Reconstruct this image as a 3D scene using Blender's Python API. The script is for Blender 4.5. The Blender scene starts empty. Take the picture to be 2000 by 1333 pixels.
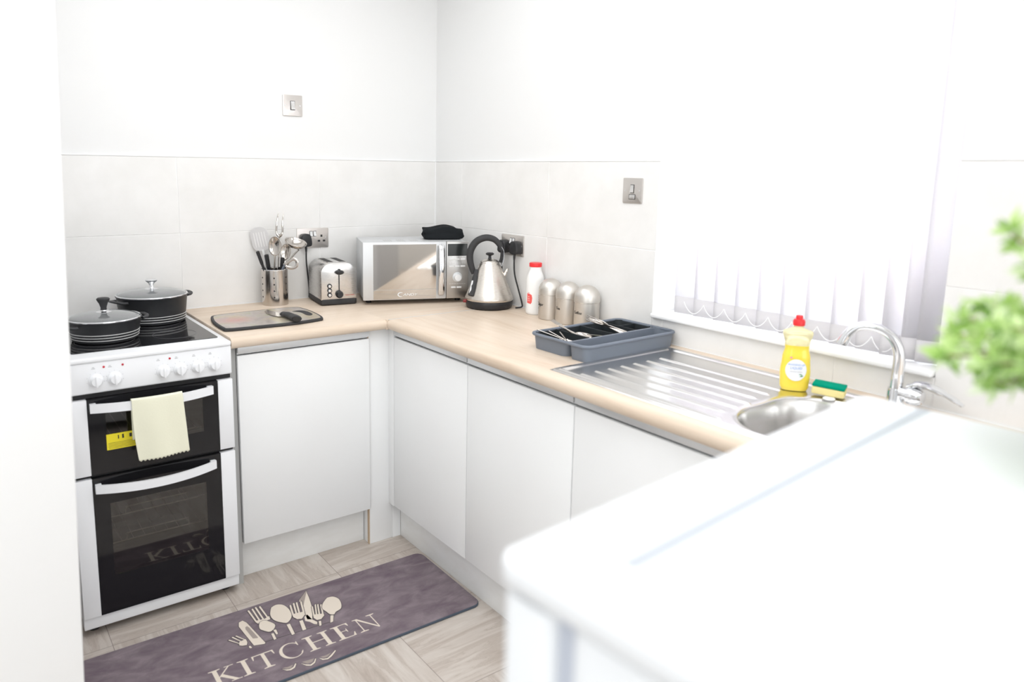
import bpy, bmesh, math, random
from mathutils import Vector, Matrix
PI = math.pi
SC = bpy.context.scene
COL = SC.collection

# ------------------------------------------------------------------ camera
cam_d = bpy.data.cameras.new('camera')
cam_d.sensor_width = 36.0
cam_d.lens = 1449.836 / 2000 * 36.0
cam_d.shift_x = (1000 - 899.323) / 2000
cam_d.shift_y = (568.548 - 666.5) / 2000
cam_d.clip_start = 0.02
cam_d.dof.use_dof = True
cam_d.dof.focus_distance = 2.95
cam_d.dof.aperture_fstop = 2.4
cam = bpy.data.objects.new('camera', cam_d)
COL.objects.link(cam)
cam_R = Vector((0.82094, -0.57089, 0.01202)); cam_U = Vector((0.08261, 0.13958, 0.98676)); cam_F = Vector((0.56501, 0.80908, -0.16174))
m3 = Matrix((cam_R, cam_U, -cam_F)).transposed()
cam.matrix_world = Matrix.Translation((-1.9494, -3.0109, 1.4740)) @ m3.to_4x4()
SC.camera = cam

# ------------------------------------------------------------------ world, lights, exposure
w = bpy.data.worlds.new('world'); SC.world = w; w.use_nodes = True
bg = w.node_tree.nodes['Background']
bg.inputs['Color'].default_value = (0.93, 0.96, 1.0, 1); bg.inputs['Strength'].default_value = 7.0
SC.view_settings.view_transform = 'Standard'; SC.view_settings.look = 'None'
SC.view_settings.gamma = 1.0; SC.view_settings.use_curve_mapping = False
SC.view_settings.exposure = 0.06

def area_light(name, loc, rot, sx, sy, power, color=(1, 1, 1)):
    d = bpy.data.lights.new(name, 'AREA'); d.shape = 'RECTANGLE'; d.size = sx; d.size_y = sy
    d.energy = power; d.color = color
    o = bpy.data.objects.new(name, d); COL.objects.link(o); o.location = loc; o.rotation_euler = rot
    return o
# unseen fill lights added under the ceiling to brighten walls and units
area_light('ceiling_fill_light', (-1.15, -1.25, 2.44), (0, 0, 0), 1.7, 1.7, 18.5, (0.97, 0.985, 1.0))
area_light('ceiling_fill_light', (-1.7, -2.6, 2.44), (0, 0, 0), 2.4, 2.0, 27.0, (0.97, 0.985, 1.0))
# added fill lights behind and left of the camera; no windows stand there
area_light('rear_fill_light', (-2.0, -7.9, 1.5), (math.radians(90), 0, 0), 3.4, 1.9, 78.0, (0.93, 0.97, 1.0))
area_light('side_fill_light', (-4.9, -4.7, 1.5), (math.radians(90), 0, math.radians(-90)), 2.2, 1.9, 46.0, (0.93, 0.97, 1.0))

# ------------------------------------------------------------------ materials
def mat(name, color=(0.8, 0.8, 0.8), rough=0.5, metal=0.0, spec=0.5, trans=0.0, ior=1.45, alpha=1.0, coat=0.0, emis=None):
    m = bpy.data.materials.new(name); m.use_nodes = True
    b = m.node_tree.nodes['Principled BSDF']
    b.inputs['Base Color'].default_value = (*color, 1)
    b.inputs['Roughness'].default_value = rough; b.inputs['Metallic'].default_value = metal
    b.inputs['Specular IOR Level'].default_value = spec; b.inputs['Transmission Weight'].default_value = trans
    b.inputs['IOR'].default_value = ior; b.inputs['Alpha'].default_value = alpha
    b.inputs['Coat Weight'].default_value = coat
    if emis: b.inputs['Emission Color'].default_value = (*emis[0], 1); b.inputs['Emission Strength'].default_value = emis[1]
    return m
class NT:
    def __init__(s, m): s.t = m.node_tree; s.b = s.t.nodes['Principled BSDF']
    def n(s, kind, **kw):
        o = s.t.nodes.new(kind)
        for k, v in kw.items(): setattr(o, k, v)
        return o
    def l(s, a, b): s.t.links.new(a, b)
    def math(s, op, a, b=None, c=None):
        o = s.t.nodes.new('ShaderNodeMath'); o.operation = op
        for i, v in enumerate((a, b, c)):
            if v is None: continue
            if isinstance(v, (int, float)): o.inputs[i].default_value = v
            else: s.l(v, o.inputs[i])
        return o.outputs[0]
    def coord(s, scale=(1, 1, 1)):
        c = s.n('ShaderNodeTexCoord'); mp = s.n('ShaderNodeMapping'); mp.inputs['Scale'].default_value = scale
        s.l(c.outputs['Object'], mp.inputs['Vector']); return mp.outputs[0]
    def noise(s, vec, scale=5, detail=4, rough=0.5, dist=0.0):
        o = s.n('ShaderNodeTexNoise'); s.l(vec, o.inputs['Vector'])
        o.inputs['Scale'].default_value = scale; o.inputs['Detail'].default_value = detail
        o.inputs['Roughness'].default_value = rough; o.inputs['Distortion'].default_value = dist
        return o.outputs['Fac']
    def ramp(s, fac, stops):
        o = s.n('ShaderNodeValToRGB'); e = o.color_ramp.elements
        while len(e) < len(stops): e.new(0.5)
        for i, (p, c) in enumerate(stops): e[i].position = p; e[i].color = (*c, 1)
        s.l(fac, o.inputs['Fac']); return o.outputs['Color']
    def mix(s, fac, a, b, mode='MIX'):
        o = s.n('ShaderNodeMix', data_type='RGBA', blend_type=mode)
        for i, v in ((0, fac), (6, a), (7, b)):
            if isinstance(v, (int, float)): o.inputs[i].default_value = v
            elif isinstance(v, tuple): o.inputs[i].default_value = (*v, 1)
            else: s.l(v, o.inputs[i])
        return o.outputs[2]
    def bump(s, h, strength=0.1, dist=0.002):
        o = s.n('ShaderNodeBump'); o.inputs['Strength'].default_value = strength; o.inputs['Distance'].default_value = dist
        s.l(h, o.inputs['Height']); s.l(o.outputs[0], s.b.inputs['Normal'])

M = {}
M['paint'] = mat('white_paint', (0.825, 0.825, 0.82), 0.7)
t = NT(M['paint']); t.bump(t.noise(t.coord(), 60, 3), 0.05, 0.001)
M['ceiling'] = mat('ceiling_paint', (0.88, 0.88, 0.87), 0.9)
M['tile'] = mat('wall_tile', (0.83, 0.82, 0.80), 0.28, spec=0.4)
t = NT(M['tile']); t.l(t.ramp(t.noise(t.coord((1, 1, 1)), 7, 6, 0.6), [(0.3, (0.80, 0.79, 0.77)), (0.7, (0.86, 0.85, 0.835))]), t.b.inputs['Base Color'])
t.bump(t.noise(t.coord(), 14, 3), 0.06, 0.002)
M['grout'] = mat('grout', (0.93, 0.92, 0.91), 0.8)
M['trim'] = mat('white_trim', (0.93, 0.93, 0.93), 0.35)
M['door'] = mat('cabinet_white', (0.80, 0.81, 0.80), 0.32, spec=0.4)
t = NT(M['door']); t.l(t.ramp(t.noise(t.coord(), 3, 4), [(0.3, (0.89, 0.895, 0.895)), (0.7, (0.905, 0.915, 0.915))]), t.b.inputs['Base Color'])
M['plinth'] = mat('plinth_white', (0.76, 0.765, 0.75), 0.4)
t = NT(M['plinth']); t.l(t.ramp(t.noise(t.coord((1, 1, 3)), 9, 5, 0.6), [(0.25, (0.88, 0.875, 0.855)), (0.6, (0.93, 0.935, 0.925))]), t.b.inputs['Base Color'])
M['rail'] = mat('rail_aluminium', (0.72, 0.73, 0.74), 0.35, 0.5)
M['carcass'] = mat('carcass_grey', (0.50, 0.50, 0.49), 0.6)
M['chipboard'] = mat('bare_chipboard', (0.55, 0.42, 0.30), 0.8)
M['appliance'] = mat('appliance_white', (0.89, 0.90, 0.92), 0.3, spec=0.45)
M['fridge'] = mat('fridge_white', (0.78, 0.80, 0.82), 0.38, spec=0.4)
M['fridge_seal'] = mat('fridge_seal', (0.52, 0.56, 0.64), 0.6)
M['fridge_trim'] = mat('fridge_inset', (0.43, 0.46, 0.50), 0.5)
M['black_glass'] = mat('black_glass', (0.012, 0.012, 0.014), 0.06, spec=0.5)
M['oven_glass'] = mat('oven_glass', (0.025, 0.025, 0.027), 0.08, spec=0.45)
M['smoke'] = mat('smoked_window', (0.30, 0.29, 0.27), 0.03, spec=0.7, trans=1.0, ior=1.75)
M['cavity'] = mat('oven_cavity', (0.06, 0.058, 0.05), 0.5)
M['black_plastic'] = mat('black_plastic', (0.022, 0.022, 0.024), 0.4)
M['soft_black'] = mat('soft_black', (0.035, 0.035, 0.037), 0.6)
M['dark_gap'] = mat('dark_seal', (0.02, 0.02, 0.022), 0.6)
M['red'] = mat('red_lens', (0.55, 0.02, 0.04), 0.3)
M['yellow_label'] = mat('yellow_label', (0.92, 0.78, 0.03), 0.5)
M['ink'] = mat('black_ink', (0.03, 0.03, 0.03), 0.6)
M['blue_ink'] = mat('blue_ink', (0.16, 0.33, 0.72), 0.6)
M['grey_ink'] = mat('grey_ink', (0.33, 0.33, 0.34), 0.6)
M['green_ink'] = mat('green_ink', (0.06, 0.28, 0.08), 0.6)
M['pink_ink'] = mat('pink_ink', (0.9, 0.35, 0.4), 0.6)
M['chrome'] = mat('chrome', (0.80, 0.81, 0.83), 0.08, 1.0)
M['wire'] = mat('rack_wire', (0.62, 0.58, 0.50), 0.3, 1.0)

def brushed(name, col, rough, sc=(1, 1, 60), amt=0.12):
    m = mat(name, col, rough, 1.0); t = NT(m)
    nz = t.noise(t.coord(sc), 30, 3)
    t.l(t.math('MULTIPLY_ADD', nz, amt * 2, rough - amt), t.b.inputs['Roughness'])
    t.b.inputs['Anisotropic'].default_value = 0.3
    return m
M['steel'] = brushed('brushed_steel', (0.66, 0.64, 0.61), 0.30)
M['steel_front'] = brushed('brushed_steel_light', (0.70, 0.69, 0.68), 0.27, (1, 1, 60), 0.03)
M['kettle'] = brushed('kettle_steel', (0.70, 0.66, 0.61), 0.28, (1, 1, 60), 0.03)
M['canister'] = brushed('canister_steel', (0.68, 0.65, 0.61), 0.40)
M['polished'] = mat('polished_steel', (0.60, 0.565, 0.53), 0.15, 1.0)
M['sink'] = brushed('sink_steel', (0.72, 0.71, 0.70), 0.22, (60, 1, 1), 0.08)
M['socket'] = brushed('socket_nickel', (0.64, 0.605, 0.575), 0.32, (60, 1, 1), 0.06)
M['mirror'] = mat('mirror_door', (0.53, 0.495, 0.46), 0.05, 1.0)
M['silver'] = mat('silver_plastic', (0.66, 0.67, 0.68), 0.35, 0.5)
M['silver_side'] = mat('silver_painted_case', (0.62, 0.63, 0.64), 0.45, 0.2)
M['panel'] = brushed('microwave_panel', (0.50, 0.49, 0.48), 0.35, (1, 1, 40), 0.05)
M['display'] = mat('display', (0.025, 0.028, 0.028), 0.15)
M['button'] = mat('button_white', (0.80, 0.80, 0.80), 0.4)

# worktop: pale limed oak laminate, streaks along each run
def wood(name, along):
    m = mat(name, (0.8, 0.62, 0.45), 0.38, spec=0.35); t = NT(m)
    s = (1.2, 14, 14) if along == 'x' else (14, 1.2, 14)
    v = t.coord(s); n1 = t.noise(v, 1.6, 7, 0.62, 0.6)
    v2 = t.coord((0.35, 3, 3) if along == 'x' else (3, 0.35, 3)); n2 = t.noise(v2, 2.3, 4, 0.55, 0.9)
    c = t.ramp(n1, [(0.28, (0.58, 0.43, 0.31)), (0.45, (0.68, 0.545, 0.42)), (0.62, (0.74, 0.61, 0.49)), (0.8, (0.66, 0.515, 0.39))])
    c = t.mix(t.math('MULTIPLY', n2, 0.55), c, (0.79, 0.69, 0.58))
    v3 = t.coord((2.2, 22, 22) if along == 'x' else (22, 2.2, 22)); n3 = t.noise(v3, 1.1, 3, 0.5, 1.2)
    k = t.ramp(n3, [(0.66, (0, 0, 0)), (0.72, (1, 1, 1))])
    c = t.mix(t.math('MULTIPLY', k, 0.35), c, (0.66, 0.45, 0.31))
    t.l(c, t.b.inputs['Base Color']); return m
M['wood_x'] = wood('worktop_oak_x', 'x'); M['wood_y'] = wood('worktop_oak_y', 'y')

# floor: square vinyl tiles, travertine veins turned by a quarter on every other tile
def floor_mat():
    m = mat('floor_tile', (0.5, 0.43, 0.38), 0.36, spec=0.4); t = NT(m)
    c = t.n('ShaderNodeTexCoord'); sp = t.n('ShaderNodeSeparateXYZ'); t.l(c.outputs['Object'], sp.inputs[0])
    S = 0.381
    u = t.math('DIVIDE', t.math('ADD', sp.outputs[0], 0.862), S); v = t.math('DIVIDE', t.math('ADD', sp.outputs[1], 0.683), S)
    iu, iv = t.math('FLOOR', u), t.math('FLOOR', v)
    par = t.math('FLOORED_MODULO', t.math('ADD', iu, iv), 2.0)
    def vein(sx, sy, off):
        cb = t.n('ShaderNodeCombineXYZ')
        t.l(t.math('MULTIPLY_ADD', sp.outputs[0], sx, t.math('MULTIPLY', iu, off)), cb.inputs[0])
        t.l(t.math('MULTIPLY_ADD', sp.outputs[1], sy, t.math('MULTIPLY', iv, off * 1.7)), cb.inputs[1])
        return t.noise(cb.outputs[0], 1.0, 8, 0.66, 0.8)
    a = vein(2.6, 21, 3.1); b = vein(21, 2.6, 5.3)
    n = t.mix(par, a, b)
    col = t.ramp(n, [(0.26, (0.34, 0.28, 0.24)), (0.42, (0.49, 0.425, 0.375)), (0.54, (0.57, 0.51, 0.46)), (0.70, (0.65, 0.60, 0.55))])
    cr = t.ramp(n, [(0.475, (0, 0, 0)), (0.487, (1, 1, 1)), (0.50, (0, 0, 0))])
    col = t.mix(t.math('MULTIPLY', cr, 0.32), col, (0.26, 0.20, 0.16))
    fu = t.math('PINGPONG', u, 0.5); fv = t.math('PINGPONG', v, 0.5)
    g = t.math('LESS_THAN', t.math('MINIMUM', fu, fv), 0.0026)
    col = t.mix(t.math('MULTIPLY', g, 0.75), col, (0.16, 0.12, 0.10))
    t.l(col, t.b.inputs['Base Color']); t.bump(n, 0.12, 0.002); return m
M['floor'] = floor_mat()
def mat_mat():
    m = mat('mat_felt', (0.2, 0.17, 0.19), 0.9, spec=0.15); t = NT(m)
    n = t.noise(t.coord((3, 6, 1)), 3.2, 7, 0.62, 0.5); n2 = t.noise(t.coord(), 300, 2)
    c = t.ramp(n, [(0.28, (0.135, 0.10, 0.125)), (0.5, (0.205, 0.165, 0.185)), (0.75, (0.31, 0.26, 0.28))])
    c = t.mix(t.math('MULTIPLY', n2, 0.3), c, (0.16, 0.13, 0.15)); t.l(c, t.b.inputs['Base Color']); t.bump(n2, 0.3, 0.001); return m
M['mat'] = mat_mat()
M['cream_print'] = mat('cream_print', (0.72, 0.64, 0.55), 0.85)
M['dark_print'] = mat('dark_print', (0.075, 0.065, 0.065), 0.85)
M['shade_print'] = mat('grey_print', (0.34, 0.29, 0.26), 0.85)
M['mat_edge'] = mat('mat_edge', (0.07, 0.09, 0.12), 0.8)
M['towel'] = mat('towel_cream', (0.86, 0.85, 0.68), 0.95, spec=0.1)
t = NT(M['towel']); t.bump(t.noise(t.coord(), 220, 3), 0.4, 0.001)
M['black_cloth'] = mat('black_cloth', (0.018, 0.02, 0.022), 0.95, spec=0.1)
t = NT(M['black_cloth']); t.bump(t.noise(t.coord(), 160, 3), 0.5, 0.001)
M['pot'] = mat('pot_enamel', (0.03, 0.031, 0.034), 0.42)
M['lid_glass'] = mat('lid_glass', (0.72, 0.74, 0.75), 0.03, trans=0.80, ior=1.5)
M['ring_grey'] = mat('ring_grey', (.07, .07, .075), .3)
M['tray'] = mat('tray_plastic', (0.17, 0.195, 0.235), 0.5)
M['tray_dark'] = mat('tray_inside_dark', (0.022, 0.027, 0.030), 0.5)  # near-black colour of the rear compartments' inner faces and dividers
M['white_plastic'] = mat('white_plastic', (0.90, 0.90, 0.89), 0.35)
M['red_plastic'] = mat('red_plastic', (0.80, 0.03, 0.035), 0.35)
M['red_label'] = mat('red_label', (0.85, 0.12, 0.11), 0.5)
M['pink_label'] = mat('pink_label', (0.92, 0.45, 0.42), 0.5)
M['yellow_liquid'] = mat('yellow_liquid', (0.97, 0.75, 0.09), 0.15, spec=0.5)
NT(M['yellow_liquid']).b.inputs['Subsurface Weight'].default_value = 0.3
NT(M['yellow_liquid']).b.inputs['Subsurface Radius'].default_value = (0.03, 0.025, 0.005)
M['yellow_clear'] = mat('clear_yellow_plastic', (0.98, 0.92, 0.60), 0.12, trans=0.55, ior=1.2)
M['paper'] = mat('label_paper', (0.88, 0.89, 0.92), 0.5)
M['sponge'] = mat('sponge_yellow', (0.90, 0.78, 0.36), 0.95, spec=0.1)
t = NT(M['sponge']); t.bump(t.noise(t.coord(), 400, 2), 0.8, 0.001)
M['scourer'] = mat('scourer_green', (0.0, 0.29, 0.18), 0.95, spec=0.1)
t = NT(M['scourer']); t.bump(t.noise(t.coord(), 500, 2), 0.9, 0.001)
M['gauge'] = mat('gauge_clear', (0.72, 0.73, 0.74), 0.1)
M['red_switch'] = mat('red_switch', (0.22, 0.02, 0.02), 0.35)
M['terracotta'] = mat('pot_ceramic', (0.80, 0.80, 0.79), 0.5)
def leaf_mat():
    m = mat('leaf_green', (0.3, 0.55, 0.12), 0.5); t = NT(m)
    g = t.n('ShaderNodeNewGeometry')
    c = t.ramp(g.outputs['Random Per Island'], [(0.0, (0.20, 0.36, 0.10)), (0.25, (0.46, 0.68, 0.20)), (0.6, (0.70, 0.88, 0.40)), (1.0, (0.88, 0.96, 0.72))])
    t.l(c, t.b.inputs['Base Color'])
    tr = t.n('ShaderNodeBsdfTranslucent'); t.l(c, tr.inputs['Color'])
    mx = t.n('ShaderNodeMixShader'); mx.inputs[0].default_value = 0.5
    out = [n for n in t.t.nodes if n.type == 'OUTPUT_MATERIAL'][0]
    t.l(t.b.outputs[0], mx.inputs[1]); t.l(tr.outputs[0], mx.inputs[2]); t.l(mx.outputs[0], out.inputs['Surface']); return m
M['leaf'] = leaf_mat()
M['stem'] = mat('stem_brown', (0.30, 0.24, 0.14), 0.8)
def slat_mat(name, k, col):
    m = mat(name, col, 0.8, spec=0.2); t = NT(m)
    tr = t.n('ShaderNodeBsdfTranslucent'); tr.inputs['Color'].default_value = (*col, 1)
    mx = t.n('ShaderNodeMixShader'); mx.inputs[0].default_value = k
    out = [n for n in t.t.nodes if n.type == 'OUTPUT_MATERIAL'][0]
    t.l(t.b.outputs[0], mx.inputs[1]); t.l(tr.outputs[0], mx.inputs[2]); t.l(mx.outputs[0], out.inputs['Surface']); return m
M['slat'] = slat_mat('blind_fabric', 0.6, (0.93, 0.92, 0.94))
M['slat_hem'] = slat_mat('blind_fabric_hem', 0.06, (0.70, 0.68, 0.70))
M['pane'] = mat('window_glass', (0.97, 0.98, 0.99), 0.02, trans=1.0, ior=1.05)
M['brick'] = mat('outside_brick', (0.62, 0.42, 0.34), 0.9)
t = NT(M['brick']); br = t.n('ShaderNodeTexBrick'); t.l(t.coord((1, 1, 1)), br.inputs['Vector']); br.inputs['Scale'].default_value = 4.5
br.inputs['Color1'].default_value = (0.55, 0.33, 0.26, 1); br.inputs['Color2'].default_value = (0.62, 0.42, 0.33, 1); br.inputs['Mortar'].default_value = (0.7, 0.66, 0.6, 1)
t.l(br.outputs['Color'], t.b.inputs['Base Color'])

# ------------------------------------------------------------------ mesh helpers
def new_obj(name, me, parent=None):
    o = bpy.data.objects.new(name, me); COL.objects.link(o)
    if parent is not None: o.parent = parent
    return o
def empty(name, label, cat, loc=(0, 0, 0), rz=0.0, group=None, rot=None):
    o = bpy.data.objects.new(name, None); COL.objects.link(o); o.empty_display_size = 0.05
    o.location = loc; o.rotation_euler = rot if rot else (0, 0, rz)
    return tag(o, label, cat, group)
def tag(o, label, cat, group=None, kind=None):
    o['label'] = label; o['category'] = cat
    if group: o['group'] = group
    if kind: o['kind'] = kind
    return o
def structure(o): o['kind'] = 'structure'; return o

class B:
    """collects geometry and links it as one mesh object"""
    def __init__(s): s.bm = bmesh.new(); s.mi = 0; s.smooth = True
    def _tag(s, before, mi, sm):
        s.bm.faces.index_update()
        for f in list(s.bm.faces)[before:]:
            f.material_index = mi; f.smooth = sm
    def box(s, c0, c1, bev=0.0, seg=2, mi=0, mtx=None):
        n = len(s.bm.faces)
        tmp = bmesh.new(); bmesh.ops.create_cube(tmp, size=1.0)
        cx = [(a + b) / 2 for a, b in zip(c0, c1)]; sz = [abs(b - a) for a, b in zip(c0, c1)]
        for v in tmp.verts: v.co = Vector((v.co[i] * sz[i] + cx[i] for i in range(3)))
        if bev > 0: bmesh.ops.bevel(tmp, geom=list(tmp.edges), offset=min(bev, min(sz) * 0.49), segments=seg, profile=0.5, affect='EDGES')
        s.merge(tmp, mi, bev > 0, mtx); return s
    def merge(s, tmp, mi=0, smooth=False, mtx=None):
        if mtx is not None: bmesh.ops.transform(tmp, matrix=mtx, verts=list(tmp.verts))
        mp = {}
        for v in tmp.verts: mp[v] = s.bm.verts.new(v.co)
        for f in tmp.faces:
            try:
                g = s.bm.faces.new([mp[v] for v in f.verts]); g.material_index = mi; g.smooth = smooth
            except ValueError: pass
        tmp.free()
    def lathe(s, prof, c=(0, 0, 0), seg=40, mi=0, mtx=None, sx=1.0, sy=1.0, cap=True):
        tmp = bmesh.new(); rings = []
        for r, z in prof:
            if r < 1e-6: rings.append([tmp.verts.new((0, 0, z))]); continue
            rings.append([tmp.verts.new((r * sx * math.cos(2 * PI * i / seg), r * sy * math.sin(2 * PI * i / seg), z)) for i in range(seg)])
        for a, b in zip(rings, rings[1:]):
            for i in range(seg):
                j = (i + 1) % seg
                va = [a[i % len(a)], a[j % len(a)]] if len(a) > 1 else [a[0]]
                vb = [b[j % len(b)], b[i % len(b)]] if len(b) > 1 else [b[0]]
                if len(va + vb) >= 3: tmp.faces.new(va + vb)
        if cap:
            for rg, fl in ((rings[0], True), (rings[-1], False)):
                if len(rg) > 2: tmp.faces.new(rg[::-1] if fl else rg)
        bmesh.ops.recalc_face_normals(tmp, faces=list(tmp.faces))
        mt = Matrix.Translation(c)
        if mtx is not None: mt = mt @ mtx
        s.merge(tmp, mi, True, mt); return s
    def tube(s, pts, r, seg=10, mi=0, mtx=None, closed=False, flat=None):
        pts = [Vector(p) for p in pts]; n = len(pts); rr = r if isinstance(r, (list, tuple)) else [r] * n
        tmp = bmesh.new(); rings = []; up = None
        for i, p in enumerate(pts):
            if closed: d = pts[(i + 1) % n] - pts[i - 1]
            else: d = pts[min(i + 1, n - 1)] - pts[max(i - 1, 0)]
            d.normalize()
            if up is None: up = Vector((0, 0, 1)) if abs(d.z) < 0.9 else Vector((1, 0, 0))
            a = (up - d * up.dot(d)).normalized(); b = d.cross(a); up = a
            fa, fb = (1, 1) if flat is None else flat
            rings.append([tmp.verts.new(p + (a * math.cos(2 * PI * k / seg) * fa + b * math.sin(2 * PI * k / seg) * fb) * rr[i]) for k in range(seg)])
        rg = list(zip(rings, rings[1:])) + ([(rings[-1], rings[0])] if closed else [])
        for A, Bq in rg:
            for k in range(seg): tmp.faces.new([A[k], A[(k + 1) % seg], Bq[(k + 1) % seg], Bq[k]])
        if not closed: tmp.faces.new(rings[0][::-1]); tmp.faces.new(rings[-1])
        bmesh.ops.recalc_face_normals(tmp, faces=list(tmp.faces))
        s.merge(tmp, mi, True, mtx); return s
    def prism(s, poly, z0, z1, mi=0, mtx=None, bev=0.0, smooth=False):
        tmp = bmesh.new(); vs = [tmp.verts.new((x, y, z0)) for x, y in poly]
        f = tmp.faces.new(vs)
        if abs(z1 - z0) > 1e-7:
            e = bmesh.ops.extrude_face_region(tmp, geom=[f])
            bmesh.ops.translate(tmp, vec=(0, 0, z1 - z0), verts=[v for v in e['geom'] if isinstance(v, bmesh.types.BMVert)])
            bmesh.ops.recalc_face_normals(tmp, faces=list(tmp.faces))
            if bev > 0:
                ed = [e for e in tmp.edges if abs(e.verts[0].co.z - e.verts[1].co.z) < 1e-6]
                bmesh.ops.bevel(tmp, geom=ed, offset=bev, segments=2, profile=0.5, affect='EDGES')
        s.merge(tmp, mi, smooth, mtx); return s
    def grid(s, f, nu, nv, mi=0, closed_u=False, flip=False):
        tmp = bmesh.new(); g = [[tmp.verts.new(f(i / nu, j / nv)) for j in range(nv + 1)] for i in range(nu + (0 if closed_u else 1))]
        L = len(g)
        for i in range(nu):
            for j in range(nv):
                q = [g[i][j], g[(i + 1) % L][j], g[(i + 1) % L][j + 1], g[i][j + 1]]
                tmp.faces.new(q[::-1] if flip else q)
        s.merge(tmp, mi, True); return s
    def build(s, name, mats, parent=None, smooth_angle=None, solid=0.0):
        me = bpy.data.meshes.new(name); s.bm.to_mesh(me); s.bm.free()
        for m in (mats if isinstance(mats, (list, tuple)) else [mats]): me.materials.append(M[m] if isinstance(m, str) else m)
        if hasattr(me, 'set_sharp_from_angle'): me.set_sharp_from_angle(angle=math.radians(smooth_angle or 40))
        o = new_obj(name, me, parent)
        if solid: md = o.modifiers.new('thickness', 'SOLIDIFY'); md.thickness = solid; md.offset = 0
        return o
def rrect(x0, y0, x1, y1, r, n=6):
    p = []
    for cx, cy, a in ((x1 - r, y1 - r, 0), (x0 + r, y1 - r, 90), (x0 + r, y0 + r, 180), (x1 - r, y0 + r, 270)):
        for i in range(n + 1):
            t_ = math.radians(a + 90 * i / n); p.append((cx + r * math.cos(t_), cy + r * math.sin(t_)))
    return p
def circ(r, n=24, cx=0, cy=0): return [(cx + r * math.cos(2 * PI * i / n), cy + r * math.sin(2 * PI * i / n)) for i in range(n)]
def smooth_path(pts, n=8):
    P = [Vector(p) for p in pts]; out = []
    for i in range(len(P) - 1):
        p0, p1, p2, p3 = P[max(i - 1, 0)], P[i], P[i + 1], P[min(i + 2, len(P) - 1)]
        for k in range(n):
            t_ = k / n
            out.append(0.5 * ((2 * p1) + (p2 - p0) * t_ + (2 * p0 - 5 * p1 + 4 * p2 - p3) * t_ ** 2 + (3 * p1 - p0 - 3 * p2 + p3) * t_ ** 3))
    out.append(P[-1]); return out
RX = Matrix.Rotation(PI / 2, 4, 'X')     # local z -> -y : shapes drawn in x,z and facing -y
FRONT = Matrix(((1, 0, 0, 0), (0, 0, -1, 0), (0, 1, 0, 0), (0, 0, 0, 1)))   # (x,y,z) -> (x,-z,y)
def text_obj(name, body, size, mtx, m, parent=None, depth=0.0004, bend=None, align='CENTER', sx=1.0, shear=0.0):
    cu = bpy.data.curves.new(name, 'FONT'); cu.body = body; cu.size = size; cu.extrude = depth; cu.align_x = align; cu.align_y = 'CENTER'; cu.shear = shear
    cu.resolution_u = 4
    tmp = bpy.data.objects.new('tmp', cu); COL.objects.link(tmp)
    dg = bpy.context.evaluated_depsgraph_get(); me = bpy.data.meshes.new_from_object(tmp.evaluated_get(dg))
    bpy.data.objects.remove(tmp); me.name = name
    for v in me.vertices:
        v.co.x *= sx
        if bend:
            a = v.co.x / bend; r = bend + v.co.z
            v.co = Vector((r * math.sin(a), v.co.y, r * math.cos(a)))
        v.co = mtx @ v.co
    me.materials.clear(); me.materials.append(M[m]); return new_obj(name, me, parent)

# ------------------------------------------------------------------ setting: shell of the room
def bld(b, name, mats, parent=None, **k):
    """build in world coordinates, then hang under a parent that is not rotated"""
    o = b.build(name, mats, parent, **k)
    if parent is not None:
        p = parent; off = Vector((0, 0, 0))
        while p is not None: off += p.location; p = p.parent
        o.location = -off
    return o
OY0, OY1, OZ0, OZ1 = -2.238, -1.357, 0.987, 2.22     # window opening in the right wall
CE = 2.5
structure(B().box((-5.0, -8.0, -0.1), (0.3, 0.2, 0)).build('floor', 'floor'))
structure(B().box((-5.0, -8.0, CE), (0.3, 0.2, CE + 0.1)).build('ceiling', 'ceiling'))
wb = structure(B().box((-5.0, 0.006, 0), (0.3, 0.2, CE)).build('wall_back', 'paint'))
b = B(); b.box((0.006, -8.0, 0), (0.28, OY0, CE)).box((0.006, OY1, 0), (0.28, 0.006, CE)).box((0.006, OY0, 0), (0.28, OY1, OZ0 - 0.0)).box((0.006, OY0, OZ1), (0.28, OY1, CE))
wr = structure(b.build('wall_right', 'paint'))
b = B(); xe = lambda z: -1.746 - (1.774 - z) * 0.0268
b.prism([(-5.0, 0), (xe(0), 0), (xe(CE), CE), (-5.0, CE)], 0, -1.4, mtx=Matrix(((1, 0, 0, 0), (0, 0, 1, 0), (0, 1, 0, 0), (0, 0, 0, 1))), bev=0.004)
structure(b.build('wall_left', 'paint'))
structure(B().box((-5.1, -8.0, 0), (-5.0, -1.4, CE)).build('wall_side', 'paint'))
structure(B().box((-5.0, -8.1, 0), (0.28, -8.0, CE)).build('wall_front', 'paint'))

# wall tiles: 590 mm wide, three courses seen above the worktop; grout between
def tiles(name, us, vs, to3, parent, depth=0.006):
    b = B()
    for a0, a1 in us:
        for z0, z1 in vs:
            g = 0.0012
            p, q = to3(a0 + g, 0.0, z0 + g), to3(a1 - g, depth, z1 - g)
            b.box([min(i, j) for i, j in zip(p, q)], [max(i, j) for i, j in zip(p, q)], bev=0.0008, seg=1)
    p, q = to3(us[0][0], 0.0015, vs[0][0]), to3(us[-1][1], depth, vs[-1][1])
    b.box([min(i, j) for i, j in zip(p, q)], [max(i, j) for i, j in zip(p, q)], mi=1)
    o = b.build(name, ['tile', 'grout'], parent); return structure(o)
zt = [(0.60, 0.912), (0.912, 1.2125), (1.2125, 1.508)]
tb = tiles('wall_tiles', [(-1.79, -1.191), (-1.191, -0.6), (-0.6, 0.0)], zt, lambda a, d, z: (a, d, z), wb)
yb = [(-1.357, -1.40 + 0.0)]
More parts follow.
